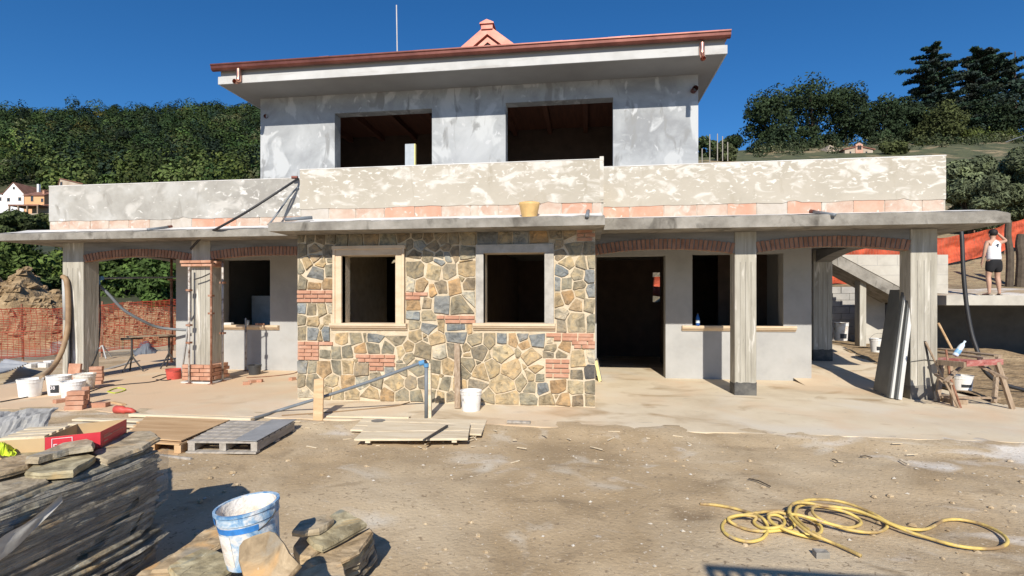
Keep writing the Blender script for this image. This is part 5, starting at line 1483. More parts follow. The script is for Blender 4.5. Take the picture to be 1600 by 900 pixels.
c = PZ(591, 657, .0165); MB().lathe([(0.001, .001), (.10, .0)], c, 20).build('round_stain', 'grey_base', t)
panel('pale formwork panel of wide boards lying on top with a black stick across it', [(553, 686), (731, 685), (735, 661), (575, 664)], .055, .027, 'wood_pale', 2)
plank('black stick lying across the formwork panels', PZ(662, 688, .075), PZ(699, 665, .085), .028, .02, 'dark_iron', 'stick')
plank('rough grey board offcut lying on the patio edge right of the formwork panels', PZ(792, 659, .02), PZ(829, 660, .02), .07, .03, 'wood_grey')
a = PZ(715, 638, .01); b = PY(714, 537, FY-.03)
plank('tall narrow plank leaning upright against the stone wall', a, b, .095, .022, 'wood_old', up=(0, -1, 0))
a = PZ(497, 658, -.03); b = a+Vector((-.09, .20, .585))
plank('short broad board leaning up at the left end of the pipe', a, b, .15, .03, 'wood_new', up=(0, -1, 0))
p = PZ(530, 653, .0)
for k in range(5):
    x = -4.0+.55*k
plank('thin board lying along the patio edge under the pipe, splashed with mortar', PZ(512, 650, .02), PZ(640, 652, .02), .11, .025, 'wood_pale')
a = PZ(250, 712, -.04); b = PZ(299, 717, -.03)
plank('short splintered stick lying on the soil right of the slate stack', a, b, .03, .025, 'wood_grey', 'stick')
# leaning insulation board by the door
a = PZ(938, 596, .004); t = thing('insulation_board', 'small grey board with yellow foam edge leaning on the corner of the stone wall', 'board', a)
a1 = a+Vector((-.10, .42, .40))
MB().obox((a+a1)/2+Vector((.02, 0, .02)), (.028, 0, .012), (0, .21, 0), (-.045, 0, .215)).build('board', 'grey_base', t)
MB().obox((a+a1)/2+Vector((.0, -.215, .02)), (.028, 0, .012), (0, .006, 0), (-.045, 0, .215)).build('foam_edge', 'insulation', t)

# ================================================================== TEMPORARY PIPE WITH BLUE ELBOW
foot = PZ(666, 653, 0); el = Vector((foot.x, foot.y, CH-(566-HORIZ)*((foot-CAMP).dot(Vector((-sn, cs, 0))))/FPX))
t = thing('water_pipe', 'grey plastic water pipe with a blue elbow sloping down before the stone wall', 'pipe', foot)
lo = PZ(440, 640, .03); far = PZ(392, 655, .02)
MB().tube(smoothpath([el+Vector((-.03, 0, .01)), el.lerp(lo, .35)-Vector((0, 0, .012)), el.lerp(lo, .7)-Vector((0, 0, .012)), lo, lo.lerp(far, .5)-Vector((0, 0, .005)), far], 6), .024, 10).build('sloping_pipe', 'pvc_grey', t, smooth=True)
MB().tube([foot, el-Vector((0, 0, .05))], .027, 10).build('riser', 'pvc_grey', t, smooth=True)
e = MB().tube([el-Vector((0, 0, .07)), el-Vector((0, 0, .015))], .038, 12).tube([el+Vector((-.10, 0, -.02)), el+Vector((-.02, 0, .005))], .038, 12)
e.build('blue_elbow', 'plastic_blue', t)
MB().tube([el+Vector((-.05, 0, -.01)), el+Vector((-.015, 0, .012)), el+Vector((0, 0, -.02)), el+Vector((0, 0, -.05))], .029, 10).build('elbow_body', 'black_rubber', t)
plank('white painted wooden stake that props up the grey pipe', foot+Vector((.05, .03, -.1)), foot+Vector((.04, .03, .80)), .045, .045, 'wood_pale', 'stake', up=(0, 1, 0))

# ================================================================== RED BOX, CARTON, SHEET, CLOTH
zt = ZT+.155; zbm = ZT+.05
TL = PZ(69, 684, zt); TR = PZ(157, 675, zt); BR = PZ(198, 655, zt); BL = TL+(BR-TR)
t = thing('cardboard_box', 'open red cardboard tray with white print on the slate stack', 'box', (TL+BR)/2-Vector((0, 0, zt-zbm)))
dn = Vector((0, 0, zbm-zt))
def card(p, q, m, name, inn):
    d = (q-p).normalized(); n_ = Vector((-d.y, d.x, 0))*.003*inn
    return MB().prism([p, q, q+dn, p+dn], (0, 0, 0), n_).build(name, m, t)
card(TL, TR, 'red_card', 'front_panel', 1); card(TR, BR, 'red_card', 'side_panel', 1); card(BR, BL, 'carton', 'back_panel', 1); card(BL, TL, 'carton', 'left_panel', 1)
MB().prism([TL+dn, TR+dn, BR+dn, BL+dn], (0, 0, .004), (0, 0, .012)).build('bottom', 'carton', t)
ih = .002
for p, q, i in ((TL, TR, 1), (TR, BR, 1)):
    d = (q-p).normalized(); n_ = Vector((-d.y, d.x, 0))
    MB().prism([p+n_*.004, q+n_*.004, q+n_*.004+dn, p+n_*.004+dn], (0, 0, 0), n_*.002).build('lining', 'carton', t)
d = (TR-TL).normalized(); nrm = Vector((d.y, -d.x, 0)); ang = math.atan2(d.y, d.x)
p = TL.lerp(TR, .31)+dn*.52+nrm*.002
text('FaCI', .05, p-Vector((0, 0, .012)), (PI/2, 0, ang), 'print_white', t)
fw = .052; fr = MB()
for (u0, u1, v0, v1) in ((-fw, fw, .04, .043), (-fw, -fw+.003, -.035, .04), (fw-.003, fw, -.035, .04)):
    fr.prism([p+d*u0+Vector((0, 0, v0)), p+d*u1+Vector((0, 0, v0)), p+d*u1+Vector((0, 0, v1)), p+d*u0+Vector((0, 0, v1))], (0, 0, 0), nrm*.001)
fr.build('printed_frame', 'print_white', t)
d2 = (BR-TR).normalized(); n2 = Vector((d2.y, -d2.x, 0))
ms = MB()
for k, (u0, u1, v0, v1) in enumerate([(.04, .16, -.050, -.042), (.04, .10, -.075, -.068), (.17, .34, -.045, -.041), (.04, .13, -.036, -.032)]):
    ms.prism([TR+d2*u0+Vector((0, 0, v0)), TR+d2*u1+Vector((0, 0, v0)), TR+d2*u1+Vector((0, 0, v1)), TR+d2*u0+Vector((0, 0, v1))], n2*.001, n2*.002)
ms.build('printed_lines', 'hollow', t)
# carton of tiles behind it
a = PZ(74, 682, ZT+.14); b = PZ(116, 664, ZT+.14)
t = thing('tile_carton', 'brown carton packed with thin tiles behind the red box', 'carton', (a+b)/2-Vector((0, 0, .14)))
d = (b-a); L = d.length; d.normalize(); n_ = Vector((-d.y, d.x, 0))
MB().prism([a, b, b+n_*.28, a+n_*.28], (0, 0, -.14), (0, 0, -.012)).build('carton_body', 'carton', t)
for k in range(4):
    MB().prism([a+d*(L*(k+.1)/4)+n_*.02, a+d*(L*(k+.78)/4)+n_*.02, a+d*(L*(k+.78)/4)+n_*.26, a+d*(L*(k+.1)/4)+n_*.26], (0, 0, -.013), (0, 0, .004)).build('tile', 'wood_pale', t)
# crumpled grey plastic sheet
def drape(name, label, cat, px, zf, m, nu=22, nv=12, amp=.02, seed=1, sub=None):
    A, B, C, D = [PZ(x, y, z_) for (x, y, z_) in px]
    vs = []; fs = []
    for i in range(nu):
        for j in range(nv):
            u, v = i/(nu-1), j/(nv-1)
            p = A.lerp(B, u).lerp(D.lerp(C, u), v)
            h_ = zf(u, v)+amp*mnoise.noise((u*4, v*3, seed))+amp*.6*mnoise.noise((u*11, v*8, seed+3))
            vs.append(p+Vector((amp*mnoise.noise((u*3, v*3, seed+9)), amp*mnoise.noise((u*3, v*4, seed+5)), h_)))
    for i in range(nu-1):
        for j in range(nv-1): fs.append((i*nv+j, (i+1)*nv+j, (i+1)*nv+j+1, i*nv+j+1))
    o = MB().add(vs, fs).build(name, m, smooth=False)
    sm = o.modifiers.new('thickness', 'SOLIDIFY'); sm.thickness = .006
    return tag(o, label, cat)
drape('plastic_sheet', 'crumpled grey plastic sheet lying on the left of the slate stack', 'plastic sheet', [(-30, 706, ZT+.05), (66, 690, ZT+.05), (92, 655, ZT+.05), (-30, 672, ZT+.05)], lambda u, v: .02+.11*v*(1-.3*u)+.04*math.sin(v*PI), 'plastic_sheet', amp=.028)
drape('safety_vest', 'crumpled yellow green reflective cloth at the left edge on the stack', 'cloth', [(-20, 717, ZT+.06), (24, 712, ZT+.06), (27, 697, ZT+.06), (-18, 699, ZT+.06)], lambda u, v: .05*math.sin(PI*min(1, u*1.05))*math.sin(PI*v)+.01, 'hivis', 18, 12, .02, 4)

# ================================================================== LEFT PORCH
bg_ = 'loose clay bricks on the left part of the patio'
def lbrick(label, c, rz=0, rx=0, L=.25, H=.06, D=.12):
    o = bpy.data.objects.new('brick', brick_mesh(L, H, D, 'brick')); link(o, Vector(c)); o.rotation_euler = (rx, 0, rz)
    tag(o, label, 'brick', bg_)
c = put(116, 640)
for k in range(4):
    lbrick(['bottom', 'second', 'third', 'top'][k]+' clay brick of the leaning stack in front of the white buckets', c+Vector((.0+.012*(k % 2), .02+.01*k, .032+.075*k)), rz=.35, L=.25, H=.066, D=.13)
c2_ = put(130, 632)
lbrick('clay brick standing on end against the leaning brick stack', c2_+Vector((.05, .0, .17)), rz=.6, rx=0, L=.10, H=.25, D=.06)
lbrick('clay brick lying flat under the one that stands on end', c2_+Vector((.05, -.02, .02)), rz=.6, L=.16, H=.04, D=.10)
c = put(154, 636); lbrick('single clay brick lying right of the leaning brick stack', c+Vector((0, .02, .035)), rz=.25, L=.25, H=.07, D=.13)
c = put(94, 629); lbrick('single clay brick lying left of the leaning brick stack', c+Vector((0, .02, .03)), rz=1.3, L=.2, H=.06, D=.10)
c = put(150, 600)
for k in range(5): lbrick(['bottom', 'second', 'middle', 'fourth', 'top'][k]+' clay brick of the small pile at the right foot of the left column', c+Vector((.01*(k % 3), .01*(k % 2), .035+.073*k)), rz=.5+.1*(k % 2), L=.22, H=.066, D=.12)
c = put(118, 596); lbrick('brick slab propped upright in front of the left column', c+Vector((0, -.02, .2)), rz=.1, rx=-.15, L=.26, H=.36, D=.05)
for k, (x, y, a, lab) in enumerate([(385, 601, .6, 'brick fragment farthest left of the three on the floor below the left window'), (394, 598, 1.2, 'middle brick fragment on the floor below the left window'), (405, 597, .2, 'right brick fragment on the floor below the left window'), (457, 594, 1.3, 'small brick fragment near the left corner of the stone wall')]):
    c = put(x, y); lbrick(lab, c+Vector((0, 0, .03)), rz=a, L=.13, H=.06, D=.09)
plank('short pale wood offcut on the patio right of the bricks', PZ(176, 628, .015), PZ(194, 632, .015), .06, .025, 'wood_new')
# red plastic bottle
p = put(190, 646); 
tag(MB().tube([p+Vector((-.10, 0, .06)), p+Vector((.02, 0, .06)), p+Vector((.05, 0, .045)), p+Vector((.09, 0, .055)), p+Vector((.15, .01, .05)), p+Vector((.21, .02, .02))], .062, 12, r2=.03).build('plastic_bottle', 'bucket_red', smooth=True), 'red plastic bottle lying at the front edge of the patio', 'bottle')
# props clamped round the brick cased column
def prop(label, a, b, r, m, clamps=(), group='props around the brick cased column'):
    a = Vector(a); b = Vector(b); t = thing('prop_pole', label, 'prop', a, group)
    MB().tube([a, b], r, 8).build('pole', m, t, smooth=True)
    for f in clamps:
        p = a.lerp(b, f); MB().obox(p, (r*2.1, 0, 0), (0, r*2.1, 0), (0, 0, .02)).build('clamp', 'rust', t)
    MB().obox(a+Vector((0, 0, .006)), (.05, 0, 0), (0, .05, 0), (0, 0, .005)).build('foot_plate', 'rust', t)
    return t
def up_(px, pyb, pyt, Y): 
    a = PY(px, pyb, Y); b = PY(px, pyt, Y); return Vector((a.x, Y, max(.003, a.z))), Vector((a.x, Y, b.z))
a, b = up_(295.5, 606, 417, 9.93); prop('white flaking prop standing at the left front of the brick cased column', a, b, .021, 'prop_white', (.35, .5, .8))
a, b = up_(330, 606, 416, 9.91); prop('rusty prop standing at the right front of the brick cased column', a, b, .021, 'rust', (.75, .6))
a, b = up_(348, 600, 408, 10.3); prop('white topped rusty prop behind the right side of the brick cased column', a, b, .022, 'prop_white', (.82, .4))
a, b = up_(384, 584, 497, 11.85); prop('short thin prop against the wall below the left window', a, b, .02, 'prop_white')
a, b = up_(301, 545, 470, 10.6)
MB_ = MB().tube([PY(303, 437, 9.97), PY(316, 433, 9.97), PY(329, 427, 9.97)], .013, 6)
tag(MB_.build('tie_rod', 'dark_iron'), 'dark tie rod slanting across the top of the brick cased column', 'rod')
a = put(283, 591); b = PY(297, 488, 9.98)
tag(MB().tube([a+Vector((0, 0, .01)), b], .022, 8).build('shovel_handle', 'pvc_pale'), 'pale pole leaning against the white prop of the brick cased column', 'pole')
# red scaffold pole at the house end
a, b = up_(268, 566, 405, 12.4); t = prop('rusty red scaffold pole standing at the left end of the house', a, b, .03, 'rust', (.25, .55, .8), group=None)
# trestles with a board
def tripod(label, px, py, ph, Y=None):
    f = put(px, py); t = thing('tripod_stand', label, 'trestle', f, 'tripod trestles beyond the left column')
    top = f+Vector((0, 0, ph))
    MB().tube([f+Vector((0, 0, ph*.35)), top], .022, 8).build('post', 'dark_iron', t)
    for k in range(3):
        a_ = 2*PI*k/3+.4; MB().tube([f+Vector((0, 0, ph*.48)), f+Vector((.24*math.cos(a_), .24*math.sin(a_), .012))], .017, 6).build('leg', 'dark_iron', t)
    MB().bar(top+Vector((-.10, -.2, 0)), top+Vector((.10, .2, 0)), .05, .05).build('head', 'dark_iron', t)
tripod('dark tripod trestle in front, holding the left end of the thin board', 206, 581, .80)
tripod('dark tripod trestle holding the right end of the thin board by the house wall', 264, 575, .80)
a = put(206, 581)+Vector((-.1, .0, .835)); b = put(264, 575)+Vector((.1, .0, .835))
plank('thin pale board bridging the two dark tripod trestles', a, b, .42, .025, 'wood_old')
f = PZ(160, 560, -.15); t = thing('tripod_stand', 'rusty tripod stand behind the left column with pale feet', 'trestle', f, 'tripod trestles beyond the left column')
MB().tube([f+Vector((0, 0, .3)), f+Vector((0, 0, 1.15))], .022, 8).build('post', 'rust', t)
for k in range(3):
    a_ = 2*PI*k/3-.5; MB().tube([f+Vector((0, 0, .42)), f+Vector((.34*math.cos(a_), .34*math.sin(a_), .012))], .02, 6).build('leg', 'pvc_pale', t)
# pipes and cables at the left column
c = PY(98, 432, PYL-.06); X0 = c.x
tag(MB().tube(smoothpath([PY(98, 432, PYL-.05), PY(104, 440, PYL-.07), PY(106.5, 470, PYL-.08), PY(106.5, 500, PYL-.1), PY(104.5, 520, PYL-.15), PY(97, 548, PYL-.28), PY(84, 572, PYL-.5), PZ(66, 591, .30)], 6), .05, 12).build('flexible_tube', 'hose_brown', smooth=True), 'thick brown flexible tube curving down from the left column to a white bucket', 'tube')
tag(MB().tube([PY(102.5, 500, PYL-.03), PY(100.5, 432, PYL-.03)], .045, 12).build('conduit', 'pvc_pale', smooth=True), 'pale grey pipe fixed up the left side of the left column', 'pipe')
tag(MB().tube(smoothpath([PY(104, 432, PYL-.02), PY(109, 470, PYL-.02), PY(109.5, 520, PYL-.02), PY(109, 560, PYL-.02), PY(107, 588, PYL-.02)], 5), .028, 8).build('cable', 'black_rubber', smooth=True), 'thick black cable hanging down the front of the left column', 'cable')
tag(MB().tube(smoothpath([PY(155, 446, PYL+.42), PY(156.5, 500, PYL+.42), PY(153, 545, PYL+.35), PY(144, 570, PYL+.1), PZ(135, 588, .01)], 6), .015, 8).build('cable', 'black_rubber', smooth=True), 'thin black cable hanging at the inner side of the left column', 'cable')
t = thing('tap_pipe', 'grey water pipe with a blue fitting fixed to the back of the left column', 'pipe', PY(154, 450, 10.6))
MB().tube([PY(157, 434.5, 10.6), PY(274, 433, 12.2)], .022, 8).build('pipe', 'pvc_grey', t)
MB().tube([PY(148, 434.5, 10.6), PY(160, 434.5, 10.6)], .05, 10).tube([PY(153.5, 436, 10.6), PY(153.5, 446, 10.6)], .04, 10).build('blue_fitting', 'plastic_blue', t)
tag(MB().tube(smoothpath([PY(155, 446, 10.6), PY(170, 460, 10.7), PY(192, 483, 10.9), PY(220, 500, 11.2), PY(250, 512, 11.6), PY(296, 516, 11.9)], 6), .032, 10).build('water_hose', 'pvc_grey', smooth=True), 'thick grey hose sagging from the blue fitting to the house wall', 'hose')
# odds and ends on the left soil
A, B, C, D = quad_pts([(-40, 600, -.02), ] and [(-30, 598), (10, 588), (45, 573), (8, 566)], .0)
vs = []; fs = []; nn = 40
for i in range(nn+1):
    u = i/nn; k = .022*math.sin(u*2*PI*9)
    vs += [A.lerp(D, u)+Vector((0, 0, .10+k)), B.lerp(C, u)+Vector((0, 0, .10+k)), A.lerp(D, u)+Vector((0, 0, .093+k)), B.lerp(C, u)+Vector((0, 0, .093+k))]
for i in range(nn): fs += [(i*4, i*4+1, i*4+5, i*4+4), (i*4+2, i*4+6, i*4+7, i*4+3), (i*4+1, i*4+3, i*4+7, i*4+5)]
tag(MB().add(vs, fs).build('corrugated_sheet', 'sheet_metal_old'), 'pale corrugated sheet lying on the soil at the left edge', 'metal sheet')
plank('timber edging board lying on the soil beyond the white buckets', PZ(-30, 612, -.1), PZ(62, 590, -.1), .10, .06, 'wood_grey')
plank('long grey timber lying on the soil behind the left column', PZ(120, 592, -.1), PZ(215, 565, -.1), .14, .08, 'wood_grey')
A = [PZ(x, y, -.08) for x, y in ((165, 584), (205, 584), (300, 552), (276, 545), (222, 551))]
struct(MB().prism(A, (0, 0, -.1), (0, 0, 0)).build('path', 'patio'))
for k, (x, y) in enumerate([(70, 574), (57, 573), (47, 575), (78, 570)]):
    c = PZ(x, y, -.17); tag(slab('rubble_stone', [c+Vector((a_*.12, b_*.1, .12)) for a_, b_ in ((-1, -1), (1, -.8), (1.1, .9), (-.8, 1))], .12, 'concrete_top', None, 70+k), ['pale rubble block right of the middle in the row before the orange fence', 'pale rubble block left of the middle in the row before the orange fence', 'leftmost pale rubble block before the orange fence', 'rightmost pale rubble block before the orange fence'][k], 'rubble', 'rubble blocks before the orange fence')
drape('plastic_bag', 'dark bluish plastic bag heaped on the ground beyond the tripod trestles', 'bag', [(210, 556, -.1), (246, 553, -.1), (244, 545, -.1), (208, 547, -.1)], lambda u, v: .38*math.sin(PI*u)*math.sin(PI*v), 'pvc_grey', 20, 12, .05, 8)
rr = random.Random(5)
for k, (pts_, lab, m_) in enumerate([
    ([(140, 612), (165, 604), (200, 600), (240, 596), (262, 588)], 'thin dark cable running across the patio to the red bucket', 'black_rubber'),
    ([(0, 628), (50, 619), (92, 612), (120, 606)], 'thin dark cable along the patio edge by the white buckets', 'black_rubber'),
    ([(168, 612), (176, 608), (186, 606), (196, 609), (180, 614), (170, 612)], 'loop of green cord lying on the patio', 'hivis'),
    ([(238, 590), (256, 585), (274, 588), (262, 594), (244, 593)], 'loop of dark cable beside the red bucket', 'black_rubber'),
    ([(440, 649), (500, 645), (560, 640), (618, 634), (640, 628)], 'thin cable lying along the foot of the stone wall', 'hose_brown'),
    ([(385, 590), (420, 588), (455, 584), (466, 580)], 'thin cable on the floor along the left porch wall', 'rust')]):
    tag(MB().tube(smoothpath([PZ(x, y, .011) for x, y in pts_], 6), .009, 6).build('cable' if k != 2 else 'cord', m_), lab, 'cable' if k != 2 else 'cord')
a = PZ(906, 668, -.02); b = PZ(1125, 672, -.02)
tag(MB().tube(smoothpath([a, a.lerp(b, .3)+Vector((0, .03, 0)), a.lerp(b, .7)-Vector((0, .01, 0)), b], 5), .012, 6).build('rod', 'rust'), 'thin rusty rod lying along the patio edge below the door', 'rod')
# window sill clutter, left window
c = PY(387, 507, 11.98); tag(MB().lathe([(0, 0), (.04, 0), (.05, .12), (.046, .12), (.037, .006), (0, .006)], (c.x, 11.97, 1.107), 14).build('cup', 'bottle_clear', smooth=True), 'clear plastic cup on the left window sill', 'cup')
for k, (x, lab) in enumerate([(402, 'small brick chip left of the other on the left window sill'), (409, 'small brick chip nearest the right end of the left window sill')]):
    c = PY(x, 508, 11.98); lbrick(lab, (c.x, 11.99, 1.13), rz=k, L=.10, H=.045, D=.06)
c = PY(356, 507, 11.98); tag(slab('rubble_stone', [Vector((c.x+a_*.1, 12+b_*.06, 1.16)) for a_, b_ in ((-1, -1), (1, -.8), (1.1, .9), (-.8, 1))], .05, 'concrete_top', None, 77), 'flat pale stone on the left end of the left window sill', 'stone')
# appliance inside the left window
a = PY(393, 462, 13.4); b = PY(428, 462, 13.4)
t = thing('fridge', 'pale cabinet standing in the dark room behind the left window', 'cabinet', ((a.x+b.x)/2, 13.7, 0))
MB().box(a.x, b.x, 13.4, 14.0, 0, a.z).build('body', 'appliance', t, bevel=.01)
MB().box(a.x+.02, b.x-.02, 13.385, 13.4, .05, a.z-.04).build('door', 'appliance', t)
0 and drape('plastic_bag', 'light plastic bag on the pale cabinet behind the left window', 'bag', [(392, 459, a.z+.005), (412, 459, a.z+.005), (410, 456, a.z+.005), (393, 456, a.z+.005)], lambda u, v: .25*math.sin(PI*u), 'plastic_sheet', 14, 8, .03, 11)

# things on the ledges and parapets
t_ = tag(MB().tube(smoothpath([PY(466, 279, 10.02), PY(440, 296, 9.7), PY(400, 322, 9.45), PY(372, 339, 9.4), PY(345, 354, 9.42), PY(328, 363, 9.6), PY(312, 374, 9.9), PY(298, 389, 10.02)], 6), .024, 8).build('cable', 'black_rubber', smooth=True), 'thick black cable slanting from the balcony parapet down over the left ledge', 'cable')
tag(MB().tube(smoothpath([PY(466, 292, 10.05), PY(452, 307, 10.0), PY(436, 330, 9.9), PY(424, 346, 9.8), PY(419, 351, 9.7)], 6), .018, 8).build('cable', 'pvc_grey', smooth=True), 'thinner grey cable beside the thick black one on the balcony parapet', 'cable')
c = PY(461, 277, 9.98); tag(MB().tube([c+Vector((-.07, 0, 0)), c+Vector((.045, .02, .0))], .032, 10).build('pipe_stub', 'copper'), 'red pipe stub at the top corner where the two balcony parapets meet', 'pipe')
def spout(label, px0, py0, px1, py1, Y0, Y1, z, r=.03, shadow=True, stub=True):
    a = PY(px0, py0, Y0); b = PY(px1, py1, Y1)
    t = thing('drain_spout', label, 'drain pipe', (a+b)/2, 'drain spouts on the ledges')
    MB().tube([a, b], r, 10).build('pipe', 'pvc_grey', t, smooth=True)
    if stub: MB().tube([a, a+(a-b).normalized()*.12], r*1.15, 10).build('collar', 'copper', t)
spout('grey drain spout with a red end on the left ledge', 262, 355, 231, 359, 10.0, 9.52, 3.2)
spout('grey drain spout with a red end on the right ledge', 1272, 331, 1304, 336, 10.0, 9.44, 3.2)
spout('grey drain pipe lying along the left end of the middle ledge', 488, 340, 445, 343, 8.45, 8.2, 3.1, stub=False)
spout('short grey drain spout at the right end of the middle ledge', 919, 330, 917, 338, 8.5, 8.02, 3.1, stub=False)

# upstairs: panel standing in the window
a = PY(634, 226, 12.6); b = PY(650, 262, 12.6)
t = thing('wall_panel', 'narrow grey panel with a yellow edge standing upright in the left upper window', 'panel', ((a.x+b.x)/2, 12.6, 3.2))
MB().box(a.x, b.x-.03, 12.55, 12.65, 3.2, a.z).build('panel', 'appliance', t); MB().box(b.x-.028, b.x, 12.55, 12.65, 3.2, a.z).build('edge', 'insulation', t)

# ================================================================== RIGHT PORCH
c = Vector((PY(1090, 507, 12.0).x, 11.98, 1.166))
t = thing('water_bottle', 'dark blue water bottle standing on the right window sill', 'bottle', c)
MB().lathe([(0, 0), (.04, 0), (.042, .01), (.042, .16), (.03, .2), (.016, .225), (.016, .25), (0, .25)], c, 14).build('body', 'bottle_blue', t, smooth=True)
MB().lathe([(0.0, .25), (.018, .25), (.018, .275), (0, .275)], c, 12).build('cap', 'print_dark', t)
MB().lathe([(.0428, .06), (.0428, .12)], c, 14).build('label', 'bottle_clear', t)
# ribbed metal panels leaning on the right column
base = put(1366, 612); 
t = thing('leaning_panels', 'bundle of dark ribbed metal panels leaning against the left side of the right column', 'metal panels', put(1390, 620))
def lean(a_px, b_px, ya, Yb, thick, m, name, ribs=0):
    pass
pb0, pb1 = PZ(1366, 609, .01), PZ(1392, 621, .01)    # foot line of the dark face
pt0 = PS(1392, 453, (pb0-CAMP).dot(Vector((-sn, cs, 0)))+.12); pt1 = PS(1416, 453, (pb1-CAMP).dot(Vector((-sn, cs, 0)))+.12)
fx = (pb1-pb0).normalized(); nrm = fx.cross((pt0-pb0)).normalized()
if nrm.y > 0: nrm = -nrm
MB().prism([pb0, pb1, pt1, pt0], (0, 0, 0), -nrm*.02).build('panel', 'panel_dark', t)
for k in (.04, .35, .62, .93):
    a = pb0.lerp(pb1, k)+nrm*.012; b = pt0.lerp(pt1, k)+nrm*.012
    MB().bar(a, b, .035, .035, up=nrm).build('rib', 'panel_dark', t)
for k, (x0, x1, w) in enumerate([(1393, 1416.5, .075), (1404, 1424.5, .06)]):
    a = PZ(x0, 622+2*k, .01); s_ = (a-CAMP).dot(Vector((-sn, cs, 0)))
    b = PS(x1, 454+k*3, s_+.15)
    MB().bar(a, b, w, .09, up=(0, 1, .1)).build('panel_edge', 'panel_light', t)
    MB().bar(a+Vector((-.03, .03, 0)), b+Vector((-.035, .03, 0)), .03, .085, up=(0, 1, .1)).build('panel_edge', 'panel_dark', t)
# long black hose hanging beyond the column
tag(MB().tube(smoothpath([PY(1500, 346, 11.5), PY(1503, 372, 11.4), PY(1505, 420, 11.3), PY(1510, 475, 11.2), PY(1518, 520, 11.1), PY(1527, 548, 11.0), PY(1536, 575, 10.9), PY(1560, 597, 10.9), PY(1610, 612, 10.9)], 6), .036, 10).build('hose', 'black_rubber', smooth=True), 'black hose hanging from the right ledge to the ground by the trestle table', 'hose')
# trestle table
t = thing('trestle_table', 'old red topped wooden trestle table with splayed legs right of the big column', 'table', put(1525, 625))
zt = .74
def Pq(x, y, z): return PZ(x, y, z)
fl, frt = Pq(1468, 562, zt), Pq(1563, 566, zt); 
MB().bar(Pq(1470, 560, zt), Pq(1543, 566, zt), .20, .03).build('top_board', 'red_wood', t)
MB().bar(Pq(1466, 550, zt+.05), Pq(1545, 560, zt+.05), .18, .03).build('top_board', 'wood_old', t)
MB().bar(Pq(1466, 545, zt+.02), Pq(1560, 556, zt+.02), .16, .03).build('top_board', 'wood_old', t)
MB().bar(Pq(1508, 568, zt-.005), Pq(1565, 565, zt-.005), .05, .09).build('edge_board', 'red_wood', t)
MB().bar(Pq(1465, 566, zt-.02), Pq(1508, 570, zt-.005), .04, .08).build('edge_board', 'wood_old', t)
for (x0, y0, x1, y1, ztp) in ((1473, 560, 1464, 628, zt-.03), (1558, 566, 1582, 639, zt-.01), (1484, 566, 1490, 634, zt-.03), (1560, 556, 1553, 630, zt-.01)):
    a = PZ(x1, y1, .0); b = PZ(x0, y0, ztp); MB().bar(a, b, .06, .055, up=(0, 1, 0)).build('leg', 'wood_old', t)
for (x0, y0, z0, x1, y1, z1) in ((1530, 572, .66, 1574, 592, .5), (1505, 570, .68, 1477, 596, .45), (1535, 568, .66, 1556, 588, .5), (1470, 620, .12, 1562, 622, .12), (1462, 585, .5, 1487, 600, .42)):
    MB().bar(PZ(x0, y0, z0), PZ(x1, y1, z1), .05, .03).build('brace', 'wood_old', t)
for k, (ps_, m_, lab) in enumerate([([(1445, 533, 8.75), (1462, 626, 8.75)], 'dark_iron', 'black iron bar leaning steeply on the foot of the right column'), ([(1446, 534, 8.72), (1472, 588, 8.6), (1499, 639, 8.5)], 'wood_old', 'bar slanting down to the right in front of the trestle table'), ([(1478, 546, 8.7), (1485, 590, 8.62), (1502, 640, 8.5)], 'rust', 'rusty red rod leaning on the front of the trestle table'), ([(1466, 505, 9.3), (1487, 545, 9.3)], 'wood_new', 'pale broom handle sticking up behind the trestle table')]):
    tag(MB().tube([PS(*q) for q in ps_], .017 if k < 3 else .02, 7).build('rod', m_), lab, 'rod')
tag(MB().bar(PZ(1463, 618, .04), PZ(1500, 628, .04), .25, .07).build('plank', 'wood_old'), 'dark plank lying under the left legs of the trestle table', 'plank')
b0 = PZ(1497, 557, zt+.035); ax = Vector((.20, -.10, .10)).normalized()
b0 = PZ(1492, 556, zt+.06); b1 = PS(1508, 533, (b0-CAMP).dot(Vector((-sn, cs, 0))))
M = (b1-b0).to_track_quat('Z', 'Y').to_matrix()
t = thing('plastic_bottle', 'clear plastic water bottle with a blue label tilted on the trestle table', 'bottle', b0)
MB().lathe([(0, 0), (.04, 0), (.043, .02), (.04, .08), (.043, .17), (.035, .22), (.015, .26), (.015, .28), (0, .28)], b0, 14, M).build('body', 'bottle_clear', t, smooth=True)
MB().lathe([(.0445, .05), (.0445, .12)], b0, 14, M).build('label', 'bottle_label', t)
MB().lathe([(0, .275), (.018, .275), (.018, .3), (0, .3)], b0, 10, M).build('cap', 'bottle_clear', t)
# faint pole-like tie on the column
tag(MB().tube([PY(1424, 565, PYL-.012), PY(1445, 562, PYL-.016), PY(1466, 564, PYL-.012)], .006, 5).build('wire', 'dark_iron'), 'thin wire tied round the right column at knee height', 'wire')

# overhead cable at the right hill
tag(MB().tube([PS(1572, 222, 60), PS(1600, 212, 58), PS(1660, 190, 54)], .05, 5).build('overhead_cable', 'bucket_white'), 'pale overhead cable crossing in front of the cedars at the right edge', 'cable')
